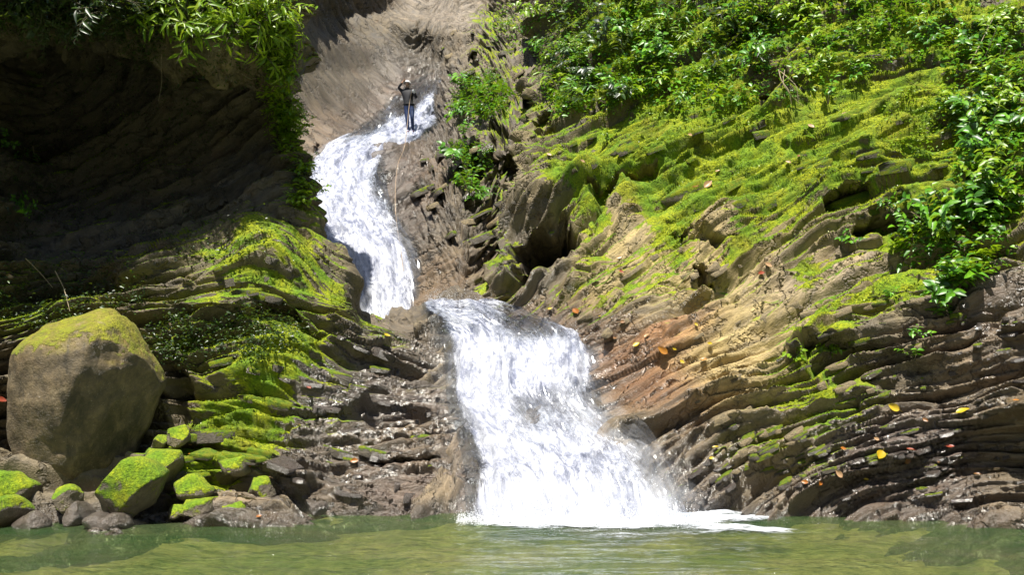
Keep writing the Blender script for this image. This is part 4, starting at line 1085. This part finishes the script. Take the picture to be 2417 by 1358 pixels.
def plant_data(seed, stems, h, leafL, per, lean=0.5, lance=False):
    r = np.random.default_rng(seed)
    tubes = []; lp = []; ld = []; ln = []; ll = []
    for k in range(stems):
        a = r.uniform(0, 2 * math.pi); le = r.uniform(0.3, 1.0) * lean; hh = h * r.uniform(0.55, 1.1)
        end = np.array([math.cos(a) * le * hh, math.sin(a) * le * hh, hh * (1 - 0.35 * le)])
        pts = [end * t_ + np.array([0, 0, 0.18 * hh * math.sin(math.pi * t_)]) for t_ in np.linspace(0, 1, 5)]
        tubes.append(tube(pts, 0.006, 0.002, 3))
        for m in range(per):
            t_ = 0.25 + 0.75 * (m + r.uniform(0, 0.6)) / per
            p = end * t_ + np.array([0, 0, 0.18 * hh * math.sin(math.pi * min(t_, 1))])
            b_ = a + (1 if m % 2 else -1) * r.uniform(0.5, 1.5)
            dd = np.array([math.cos(b_), math.sin(b_), r.uniform(-0.25, 0.5)])
            lp.append(p); ld.append(dd); ln.append(np.array([r.normal(0, .35), r.normal(-.2, .35), 1.0])); ll.append(leafL * r.uniform(0.6, 1.2))
    return join(tubes), (np.array(lp), np.array(ld), np.array(ln), np.array(ll))


PLANT = {}
for key, args in dict(broad=(1, 5, 0.36, 0.155, 7, 0.9), bushy=(2, 8, 0.42, 0.11, 8, 0.9), small=(3, 5, 0.20, 0.075, 6, 1.0), tall=(4, 5, 0.66, 0.14, 9, 0.6), fern=(5, 9, 0.42, 0.06, 14, 1.4), grassy=(6, 10, 0.40, 0.17, 4, 1.2), broad2=(7, 6, 0.32, 0.14, 6, 1.1), bushy2=(8, 7, 0.38, 0.12, 7, 1.0)).items():
    sd_, st, h, lL, per, le = args
    (tv, tq), (lp, ld, ln, ll) = plant_data(sd_, st, h, lL, per, le)
    wd = ll * (0.20 if key == 'grassy' else 0.30 if key == 'fern' else 0.52)
    stem_me = mesh_np('stem', tv, tq); stem_me.materials.append(M_STEM)
    V, T = leaf_arrays(lp, ld, ln, ll, wd)
    fol = mesh_np('foliage', V, tris=T, smooth=False)
    # a single leaf mesh for plants whose leaves are picked apart one by one
    V1, T1 = leaf_arrays(np.zeros((1, 3)), np.array([[1.0, 0, 0]]), np.array([[0, 0, 1.0]]), np.ones(1), np.array([0.52 if key != 'grassy' else .2]))
    one = mesh_np('leaf', V1, tris=T1, smooth=False)
    PLANT[key] = (stem_me, fol, one, lp, ld, ln, ll)
FOL = {}


def fol_mesh(key, which, mat):
    k = (key, which, mat.name)
    if k not in FOL:
        m = PLANT[key][which].copy(); m.materials.clear(); m.materials.append(mat); FOL[k] = m
    return FOL[k]


def plant(key, pos, n, scale, mat, label, cat, group, name='leafy_plant', leaves=False, out=0.45):
    e = bpy.data.objects.new(name, None); COL.objects.link(e)
    e.empty_display_size = 0.1
    e.location = pos - n * 0.04
    up = Vector((0, 0, 1)) * (1 - out) + Vector(n) * out
    q = up.normalized().to_track_quat('Z', 'Y')
    e.rotation_mode = 'QUATERNION'
    e.rotation_quaternion = q @ Matrix.Rotation(random.uniform(0, 6.28), 3, 'Z').to_quaternion()
    e.scale = (scale,) * 3
    look = dict(broad='broad leaved', broad2='low broad leaved', bushy='bushy', bushy2='round bushy', small='tiny', tall='tall', fern='feathery', grassy='narrow leaved')[key]
    hue = {M_LEAF.name: 'green', M_LEAF_Y.name: 'yellow green'}.get(mat.name, 'dark')
    size = 'large ' if scale > 1.35 else ''
    lab = size + look + ' ' + hue + ' ' + label
    tag(e, lab, cat, group)
    obj('stem', PLANT[key][0], None, e)
    if not leaves:
        obj('foliage', fol_mesh(key, 1, mat), None, e)
    else:
        _, _, _, lp, ld, ln, ll = PLANT[key]
        me = fol_mesh(key, 2, mat)
        for p, d, nn, L in zip(lp, ld, ln, ll):
            o = obj('leaf', me, None, e)
            x = Vector(d).normalized(); y = Vector(nn).cross(x).normalized(); z = x.cross(y)
            M = Matrix((x, y, z)).transposed().to_4x4()
            o.matrix_local = Matrix.Translation(p) @ M @ Matrix.Scale(L, 4)
    return e


def scatter(cnt, boxes, seed):
    """random rock points seen inside elliptical pixel patches (cx, cy, rx, ry, weight)"""
    r = np.random.default_rng(seed); w = np.array([q[4] for q in boxes], float); w /= w.sum()
    res = []; tries = 0
    while len(res) < cnt and tries < cnt * 6:
        tries += 1
        q = boxes[r.choice(len(boxes), p=w)]
        a = r.uniform(0, 2 * math.pi); rad = math.sqrt(r.uniform())
        h = surf(q[0] + q[2] * rad * math.cos(a), q[1] + q[3] * rad * math.sin(a))
        if h is not None: res.append(h)
    return res


def cover(name, cnt, boxes, mat, lmin, lmax, seed, label, ratio=0.5, droop=0.3, lift=0.06, up=0.5):
    pts = scatter(cnt // 4, boxes, seed)
    r = np.random.default_rng(seed)
    p = np.array([q[0] for q in pts]); n = np.array([q[1] for q in pts])
    p = np.repeat(p, 4, 0); n = np.repeat(n, 4, 0); m = len(p)
    p = p + r.normal(0, 0.07, (m, 3)) + n * np.abs(r.normal(0, lift, m))[:, None]
    d = r.normal(0, 1, (m, 3)); d[:, 2] = np.abs(d[:, 2]) * 0.3 - 0.1; d = d + n * 0.5
    nn = n * 0.5 + np.array([0, -0.15, 0.8]) + r.normal(0, 0.35, (m, 3))
    L = r.uniform(lmin, lmax, m) * r.uniform(0.7, 1.1, m)
    V, T = leaf_arrays(p, d, nn, L, L * ratio, droop=droop)
    o = obj(name, mesh_np(name, V, tris=T, smooth=False), mat)
    return tag(o, label, None, None, 'stuff')


RIGHT_TOP = [(1420, 80, 180, 120, 3), (1640, 80, 200, 130, 4), (1400, 210, 130, 50, 1.6), (1330, 180, 60, 100, 1.3), (1640, 215, 160, 45, 1.2), (2200, 60, 220, 90, 2.5), (1950, 40, 200, 60, 1), (2330, 200, 110, 150, 2.5), (2340, 400, 90, 140, 2), (2250, 560, 130, 90, 1.6), (1850, 120, 120, 120, 1), (2620, 250, 190, 330, 3.0)]
cover('ground_cover', 15000, RIGHT_TOP, M_LEAF, 0.05, 0.18, 101, 'dense small green leaves covering the upper mossy slope')
cover('ground_cover', 3600, [(1450, 240, 200, 40, 1), (1700, 260, 160, 40, .7), (1950, 160, 130, 60, 1), (2180, 280, 110, 90, 1), (1430, 120, 200, 110, 1.6)], M_LEAF_Y, 0.035, 0.085, 102, 'yellow green low weeds among the moss of the sunny slope')
cover('ground_cover', 2600, [(1130, 220, 65, 55, 2), (1110, 380, 45, 55, 1), (1200, 60, 40, 50, .3)], M_LEAF, 0.07, 0.17, 103, 'green leaves tufted on the pale blocky gorge wall')
cover('ground_cover', 6000, [(520, 40, 190, 60, 2), (660, 190, 35, 160, 2.5), (690, 300, 25, 60, 1), (640, 60, 60, 90, 1.5)], M_LEAF_Y, 0.05, 0.13, 104, 'bright yellow green leaves hanging over the shaded cliff edge', 0.4)
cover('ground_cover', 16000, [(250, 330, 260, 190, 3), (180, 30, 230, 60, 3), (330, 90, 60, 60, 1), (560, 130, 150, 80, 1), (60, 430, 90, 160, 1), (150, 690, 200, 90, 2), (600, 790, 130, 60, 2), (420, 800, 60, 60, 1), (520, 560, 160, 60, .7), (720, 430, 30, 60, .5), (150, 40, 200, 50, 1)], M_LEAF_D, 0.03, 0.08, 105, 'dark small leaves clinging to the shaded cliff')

random.seed(3)
for (p, n) in scatter(85, RIGHT_TOP[:5] + [RIGHT_TOP[10]], 201):
    k = random.choice(['bushy', 'bushy2', 'small', 'tall', 'fern', 'broad', 'grassy'])
    plant(k, p, n, random.uniform(0.8, 1.9), random.choice([M_LEAF, M_LEAF, M_LEAF_Y, M_LEAF_Y, M_LEAF_D]), 'plant in the thicket above the cave', 'plant', 'plants in the thicket above the cave')
for (p, n) in scatter(40, [RIGHT_TOP[5], RIGHT_TOP[7], RIGHT_TOP[6], (2560, 250, 130, 250, 1.6)], 202):
    plant(random.choice(['broad', 'tall', 'bushy', 'broad2']), p, n, random.uniform(0.9, 1.5), random.choice([M_LEAF, M_LEAF_Y]), 'plant on the mossy bank above the overhanging slab', 'plant', 'plants on the high mossy bank')
for (p, n) in scatter(40, [(2340, 330, 80, 130, 2), (2330, 500, 90, 90, 2), (2220, 560, 100, 60, 1.5), (2250, 650, 60, 80, 1.2)], 203):
    plant(random.choice(['broad', 'broad2', 'tall']), p, n, random.uniform(0.8, 1.35), random.choice([M_LEAF, M_LEAF, M_LEAF_Y]), 'plant leaning out beside the dark overhang', 'plant', 'glossy plants beside the dark overhang', leaves=True)
for (px, py, k, sc, mt) in [(2230, 740, 'broad2', 0.9, M_LEAF), (2150, 850, 'small', 1.2, M_LEAF), (2160, 800, 'small', 1.0, M_LEAF), (1880, 860, 'small', 1.2, M_LEAF_Y), (1960, 850, 'broad2', .7, M_LEAF_Y), (2010, 580, 'broad2', 0.8, M_LEAF), (2090, 500, 'small', 1.2, M_LEAF), (1950, 240, 'tall', 1.1, M_LEAF), (2010, 190, 'broad', 1.1, M_LEAF), (1900, 330, 'small', 1.1, M_LEAF_Y), (1430, 330, 'bushy', .8, M_LEAF_Y), (1560, 230, 'tall', 1.3, M_LEAF), (2100, 700, 'small', 1, M_LEAF), (2180, 690, 'broad2', .7, M_LEAF)]:
    h = surf(px, py)
    if h: plant(k, h[0], h[1], sc, mt, 'plant rooted alone in a crack of the layered slope', 'plant', 'small plants in cracks of the slope', leaves=True)
for (p, n) in scatter(20, [(1130, 220, 60, 50, 3), (1080, 300, 30, 30, .5), (1100, 370, 40, 50, 1), (1120, 460, 30, 30, .5), (1190, 110, 40, 60, 1)], 204):
    plant(random.choice(['bushy', 'broad', 'fern']), p, n, random.uniform(1.1, 1.9), M_LEAF, 'plant clinging to the blocky wall beside the upper waterfall', 'plant', 'plants on the blocky gorge wall')
for (p, n) in scatter(26, [(480, 30, 150, 50, 2), (430, 80, 60, 30, 1), (640, 70, 50, 80, 1)], 205):
    plant('grassy', p, n, random.uniform(1.0, 1.7), M_LEAF_Y, 'plant overhanging the dark cliff', 'plant', 'narrow leaved plants over the dark cliff', leaves=True, out=0.8)
for (p, n) in scatter(24, [(668, 200, 25, 130, 3), (700, 300, 15, 40, 1), (720, 440, 20, 40, 1)], 206):
    plant(random.choice(['broad2', 'small', 'bushy2']), p, n, random.uniform(0.8, 1.3), M_LEAF_Y, 'plant on the cliff edge before the upper waterfall', 'plant', 'plants on the sunlit cliff edge')
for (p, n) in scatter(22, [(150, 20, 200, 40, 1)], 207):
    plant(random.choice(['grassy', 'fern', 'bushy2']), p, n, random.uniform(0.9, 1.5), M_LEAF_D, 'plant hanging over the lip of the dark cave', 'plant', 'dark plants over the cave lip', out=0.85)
for (px, py) in [(45, 360), (60, 490), (20, 330), (90, 380), (40, 470)]:
    h = surf(px, py)
    if h: plant('small', h[0], h[1], 1.2, M_LEAF, 'plant in the shade at the dark cave mouth', 'plant', 'little plants at the dark cave', leaves=True, out=.8)

# ------------------------------------------------------------------ hanging roots and twigs
def hang(pts, r0, label, cat='root', name='hanging_root', Yoff=-0.25, group=None, mat=None, Y=None):
    pp = []
    for (px, py) in pts:
        if Y is None:
            h = surf(px, py); yy = (h[0][1] if h else 15) + Yoff
        else: yy = Y
        pp.append(yy)
    yy = min(pp) if Y is None else Y
    P3 = W([p[0] for p in pts], [p[1] for p in pts], np.array([0.5 * a + 0.5 * yy for a in pp]))
    P3 = crspline(P3[:, None], 4 * len(pts), 0)[:, 0]
    org = P3[0].copy()
    v, q = tube(P3 - org, r0, r0 * 0.4, 5)
    o = obj(name, mesh_np(name, v, q), mat or M_ROOT, None, org)
    return tag(o, label, cat, group)


hang([(1838, 165), (1845, 190), (1862, 215), (1868, 245)], 0.012, 'pale root hanging out of the dark hollow on the mossy slope', group='roots of the dark hollow')
hang([(1842, 168), (1862, 185), (1880, 205), (1884, 245)], 0.011, 'pale root hanging out of the dark hollow on the mossy slope', group='roots of the dark hollow')
hang([(1852, 165), (1850, 200), (1872, 230), (1896, 250)], 0.010, 'pale root hanging out of the dark hollow on the mossy slope', group='roots of the dark hollow')
hang([(384, 110), (380, 150), (382, 190), (374, 240)], 0.010, 'long thin root dangling below the narrow leaved plants', Y=14.9)
hang([(520, 120), (512, 145), (490, 172), (478, 186)], 0.008, 'curved dry twig under the overhanging plants', 'twig', 'twig', Y=15.2)
hang([(540, 155), (565, 170), (590, 186), (608, 184)], 0.008, 'bent grey twig below the cliff edge plants', 'twig', 'twig', Y=15.4)
hang([(430, 110), (428, 150), (426, 178)], 0.007, 'short root dangling beside the long thin root', Y=15.0)
hang([(78, 345), (80, 360), (90, 380)], 0.010, 'small pale twig at the mouth of the dark cave', 'twig', 'twig')
hang([(130, 640), (150, 680), (165, 735)], 0.010, 'pale stick leaning on the dark bank behind the boulder', 'stick', 'stick')
hang([(60, 610), (95, 645), (125, 680)], 0.008, 'thin dry stick lying on the dark bank above the boulder', 'stick', 'stick')
hang([(2150, 500), (2180, 520), (2210, 540)], 0.010, 'dry brown stick lying across the dark overhang', 'stick', 'stick')
hang([(2290, 150), (2320, 90), (2350, 30)], 0.012, 'thin leaning stem in the high bank plants', 'stem', 'bare_stem')

# ------------------------------------------------------------------ fallen leaves
def fallen_mesh(seed):
    r = np.random.default_rng(seed)
    nx, ny = 9, 5
    V = []
    cu = r.uniform(0.5, 1.4)
    for i in range(nx):
        u = i / (nx - 1); w = 0.30 * math.sin(math.pi * u ** 0.85) ** 0.8 + 0.006
        for j in range(ny):
            v = j / (ny - 1) * 2 - 1
            V.append((u - 0.5, v * w, 0.16 * cu * v * v * w * 3 + 0.22 * cu * (u - 0.5) ** 2 + 0.015 * math.sin(9 * u + 5 * v)))
    q = grid_quads(nx, ny)
    v2, q2 = tube([(-0.5, 0, 0.055 * cu), (-0.62, 0.02, 0.07), (-0.74, 0.06, 0.08)], 0.012, 0.008, 3)
    VV, QQ = join([(np.array(V), q), (v2, q2)])
    return mesh_np('fallen_leaf', VV, QQ)


LEAFMESH = [fallen_mesh(i) for i in range(4)]
LCOL = {k: leaf_material('fallen_' + k, *c, 0.25) for k, c in dict(yellow=((0.40, 0.27, 0.01), (0.50, 0.36, 0.01), (0.55, 0.40, 0.03)), orange=((0.28, 0.09, 0.012), (0.36, 0.13, 0.015), (0.40, 0.18, 0.02)), red=((0.24, 0.04, 0.02), (0.30, 0.06, 0.03), (0.28, 0.07, 0.04)), tan=((0.40, 0.24, 0.12), (0.52, 0.33, 0.20), (0.45, 0.30, 0.14)), brown=((0.16, 0.07, 0.025), (0.22, 0.10, 0.03), (0.28, 0.13, 0.05))).items()}
FL = {}
spots = dict(
    wet=('on the wet ledges beside the pool', [(2080, 1085, 42, 'yellow'), (2112, 968, 36, 'yellow'), (2266, 973, 40, 'yellow'), (2036, 1132, 15, 'yellow'), (1905, 1137, 20, 'orange'), (1972, 1115, 28, 'tan'), (2142, 1095, 26, 'brown'), (1935, 1148, 22, 'orange'), (2240, 1052, 24, 'red'), (2155, 1062, 22, 'red'), (2050, 1095, 18, 'red'), (2390, 945, 18, 'orange'), (1985, 1060, 18, 'orange'), (2180, 1000, 18, 'brown'), (2300, 1120, 20, 'brown'), (2060, 1040, 16, 'tan'), (2210, 1090, 16, 'brown')]),
    brown=('on the brown rock right of the lower waterfall'.replace('right of', 'beside'), [(1560, 836, 34, 'orange'), (1494, 814, 24, 'yellow'), (1650, 770, 14, 'yellow'), (1666, 816, 16, 'yellow'), (1605, 860, 16, 'yellow'), (1352, 732, 30, 'orange'), (1412, 742, 14, 'yellow'), (1300, 722, 14, 'yellow'), (1440, 800, 20, 'brown'), (1520, 790, 18, 'tan'), (1655, 845, 20, 'orange'), (1590, 830, 14, 'yellow'), (1470, 770, 16, 'brown'), (1688, 1066, 20, 'yellow'), (1680, 1090, 16, 'yellow')]),
    moss=('on the mossy slope above the cave', [(1665, 432, 34, 'tan'), (1640, 440, 22, 'red'), (1304, 366, 16, 'tan'), (1382, 382, 16, 'tan'), (1820, 625, 24, 'tan'), (1795, 640, 22, 'red'), (1455, 608, 18, 'tan'), (1470, 650, 16, 'red'), (2130, 520, 22, 'tan'), (2314, 232, 26, 'tan'), (1992, 262, 18, 'tan'), (1908, 306, 22, 'tan'), (1852, 382, 18, 'tan'), (1635, 326, 18, 'tan'), (1690, 400, 18, 'tan'), (1880, 365, 14, 'brown'), (2270, 195, 16, 'orange')]),
    left=('on the dark ledges beside the lower waterfall', [(735, 921, 18, 'red'), (788, 964, 14, 'red'), (845, 1090, 24, 'orange'), (607, 1088, 26, 'orange'), (592, 1108, 14, 'orange'), (918, 789, 20, 'yellow'), (700, 1000, 12, 'brown'), (640, 1130, 14, 'tan')]),
    shore=('on the stony shore by the boulder', [(616, 1216, 16, 'orange'), (118, 1128, 18, 'red'), (450, 1068, 14, 'orange'), (445, 1050, 16, 'tan'), (30, 655, 22, 'tan'), (8, 945, 30, 'red')]))
for key, (where, lst) in spots.items():
    cnt = {}
    for (_, _, _, c) in lst: cnt[c] = cnt.get(c, 0) + 1
    for (px, py, w, c) in lst:
        h = surf(px, py)
        if h is None: continue
        p, n = h
        L = max(0.06, w / F * p[1] * 0.8)
        mi = random.randrange(4)
        kk = (mi, c)
        if kk not in FL:
            m = LEAFMESH[mi].copy(); m.materials.append(LCOL[c]); FL[kk] = m
        o = obj('fallen_leaf', FL[kk], None, None, p + n * 0.012 + np.array([0, -0.015, 0.01]))
        q = (Vector(n) * 0.6 + Vector((0, -0.35, 0.5))).normalized().to_track_quat('Z', 'Y') @ Matrix.Rotation(random.uniform(-0.9, 0.9) + (math.pi if random.random() < .5 else 0), 3, 'Z').to_quaternion()
        o.rotation_mode = 'QUATERNION'; o.rotation_quaternion = q; o.scale = (L, L, L)
        tag(o, 'fallen %s leaf lying %s' % (c, where), 'leaf', 'fallen %s leaves %s' % (c, where))
# leaves of clearly different size get their own words
for o in bpy.data.objects:
    if o.name.startswith('fallen_leaf') and o.get('category') == 'leaf':
        px, py = proj(np.array(o.location)[None])
        for (x, y, lab) in [(2080, 1085, 'large curled bright yellow leaf on the wet ledges beside the pool'), (1560, 836, 'large orange leaf on the brown rock beside the lower waterfall')]:
            if abs(px[0] - x) < 8 and abs(py[0] - y) < 12:
                o['label'] = lab; del o['group']

# ------------------------------------------------------------------ the climber
def skin_mesh(name, joints, edges, root, sub=2):
    me = bpy.data.meshes.new(name + '_sk')
    keys = list(joints); me.from_pydata([joints[k][0] for k in keys], [(keys.index(a), keys.index(b)) for a, b in edges], [])
    o = bpy.data.objects.new(name + '_sk', me); COL.objects.link(o)
    o.modifiers.new('Skin', 'SKIN'); md = o.modifiers.new('Sub', 'SUBSURF'); md.levels = sub; md.render_levels = sub
    if not me.skin_vertices: me.skin_vertices.new()
    for i, k in enumerate(keys):
        r = joints[k][1]; me.skin_vertices[0].data[i].radius = r if isinstance(r, tuple) else (r, r)
        me.skin_vertices[0].data[i].use_root = (k == root)
    bpy.context.view_layer.update()
    dg = bpy.context.evaluated_depsgraph_get()
    res = bpy.data.meshes.new_from_object(o.evaluated_get(dg))
    bpy.data.objects.remove(o); bpy.data.meshes.remove(me)
    res.name = name
    return res


foot = surf(966, 318)
base_pt = W(964, 318, 26.75)
J = dict(pel=((0, 0, 0.93), (0.155, 0.11)), sp=((-0.02, 0.01, 1.12), (0.135, 0.10)), ch=((-0.04, 0.02, 1.32), (0.17, 0.115)), nk0=((-0.05, 0.01, 1.45), (0.075, 0.07)), nk=((-0.055, -0.01, 1.51), (0.055, 0.055)), hd=((-0.06, -0.02, 1.60), (0.082, 0.095)), tp=((-0.06, -0.02, 1.69), (0.06, 0.07)), nose=((-0.06, -0.125, 1.60), (0.014, 0.016)),
         shl=((-0.21, 0.02, 1.40), 0.062), ell=((-0.33, -0.06, 1.50), 0.046), wrl=((-0.20, -0.12, 1.64), 0.032), hal=((-0.16, -0.13, 1.69), (0.035, 0.02)),
         shr=((0.14, 0.01, 1.40), 0.062), elr=((0.24, -0.06, 1.16), 0.046), wrr=((0.20, -0.26, 1.26), 0.032), har=((0.17, -0.33, 1.29), (0.035, 0.022)),
         hpl=((-0.07, 0, 0.86), 0.098), knl=((-0.04, -0.04, 0.48), 0.062), anl=((0.0, 0.0, 0.09), 0.042), tol=((0.0, -0.17, 0.04), (0.04, 0.03)),
         hpr=((0.09, 0, 0.86), 0.098), knr=((0.12, -0.10, 0.50), 0.062), anr=((0.13, 0.10, 0.16), 0.042), tor=((0.15, -0.06, 0.08), (0.04, 0.03)))
E = [('pel', 'sp'), ('sp', 'ch'), ('ch', 'nk0'), ('nk0', 'nk'), ('nk', 'hd'), ('hd', 'tp'), ('hd', 'nose'), ('ch', 'shl'), ('shl', 'ell'), ('ell', 'wrl'), ('wrl', 'hal'), ('ch', 'shr'), ('shr', 'elr'), ('elr', 'wrr'), ('wrr', 'har'), ('pel', 'hpl'), ('hpl', 'knl'), ('knl', 'anl'), ('anl', 'tol'), ('pel', 'hpr'), ('hpr', 'knr'), ('knr', 'anr'), ('anr', 'tor')]
for sd_, hnd, dirv, across in (('l', (-0.16, -0.13, 1.69), (0.06, -0.01, 0.045), (0.0, 0.018, -0.012)), ('r', (0.17, -0.33, 1.29), (-0.045, -0.045, 0.02), (0.012, -0.006, 0.018))):
    prev = 'ha' + sd_
    for fi in range(5):
        o_ = np.array(hnd) + np.array(across) * (fi - 2) * (1.0 if fi else 1.3)
        ln_ = (0.55, 0.9, 1.0, 0.95, 0.75)[fi]
        a_ = 'f%s%da' % (sd_, fi); b_ = 'f%s%db' % (sd_, fi)
        J[a_] = (tuple(o_ + np.array(dirv) * 0.6 * ln_), 0.009); J[b_] = (tuple(o_ + np.array(dirv) * 1.0 * ln_ + np.array([0, 0.02, -0.015])), 0.007)
        E += [(prev, a_), (a_, b_)]
bm_ = skin_mesh('person', J, E, 'pel')
M_SUIT = plain('black_rash_vest', (0.006, 0.006, 0.009), 0.7); M_TIGHT = plain('blue_tights', (0.006, 0.022, 0.085), 0.6); M_SKIN = plain('skin', (0.36, 0.20, 0.13), 0.55, 8, 0.15); M_SHOE = plain('water_shoes', (0.10, 0.02, 0.06), 0.6); M_HELM = plain('pale_helmet', (0.62, 0.60, 0.58), 0.3, 8, .1); M_GLOVE = plain('white_glove', (0.70, 0.70, 0.68), 0.7, 8, .1); M_BLACK = plain('black_strap', (0.015, 0.015, 0.015), 0.6)
for m in (M_SUIT, M_TIGHT, M_SKIN, M_SHOE, M_GLOVE): bm_.materials.append(m)
for p in bm_.polygons:
    c = p.center
    k = 0
    if c.z > 1.50 and -0.17 < c.x < 0.05 and (c - Vector((-0.06, -0.02, 1.60))).length < 0.17: k = 2
    elif c.z < 0.90: k = 1
    if c.z < 0.13: k = 3
    if (c - Vector((-0.15, -0.13, 1.70))).length < 0.10 and c.x < -0.09: k = 2
    if (c - Vector((0.16, -0.35, 1.29))).length < 0.10: k = 4
    p.material_index = k; p.use_smooth = True
person = bpy.data.objects.new('person', None); COL.objects.link(person); person.location = base_pt
tag(person, 'person in helmet, black top and blue tights climbing down the upper waterfall', 'person')
obj('body', bm_, None, person)
bm = bmesh.new(); bmesh.ops.create_icosphere(bm, subdivisions=3, radius=1)
bmesh.ops.delete(bm, geom=[v for v in bm.verts if v.co.z < -0.12 or (v.co.z < 0.1 and v.co.y < -0.6)], context='VERTS')
for v in bm.verts: v.co = Vector((-0.06 + v.co.x * 0.118, -0.015 + v.co.y * 0.14 - (0.02 if v.co.z < 0.1 else 0), 1.635 + v.co.z * 0.115))
me = bpy.data.meshes.new('helmet'); bm.to_mesh(me); bm.free()
hl = obj('helmet', me, M_HELM, person)
v, q = tube([(-0.175, -0.03, 1.63), (-0.13, -0.07, 1.53), (-0.06, -0.10, 1.49), (0.01, -0.07, 1.53), (0.055, -0.03, 1.63)], 0.008, 0.008, 5); obj('chin_strap', mesh_np('chin_strap', v, q), M_BLACK, hl)
ang = np.linspace(0, 2 * math.pi, 20); v, q = tube(np.stack([0.165 * np.cos(ang), 0.125 * np.sin(ang), 0.97 + 0 * ang], -1), 0.022, 0.022, 5); obj('harness', mesh_np('harness', v, q), M_BLACK, person)

# rope, from the climber's hand down the side of the fall
hand = base_pt + np.array([0.13, -0.37, 1.29])
rp = [hand, base_pt + np.array([0.05, -0.25, 0.95])]
for (px, py) in [(955, 345), (940, 385), (934, 430), (933, 490), (938, 540), (946, 590), (952, 640)]:
    h = surf(px, py); rp.append(W(px, py, h[0][1] - 0.55))
rp = crspline(np.array(rp)[:, None], 60, 0)[:, 0]
org = rp[-1].copy(); v, q = tube(rp - org, 0.0075, 0.0075, 6)
M_ROPE = plain('rope', (0.36, 0.26, 0.17), 0.8, 60, 0.3)
tag(obj('climbing_rope', mesh_np('climbing_rope', v, q), M_ROPE, None, org), 'tan climbing rope running from the climber down beside the upper waterfall', 'rope')
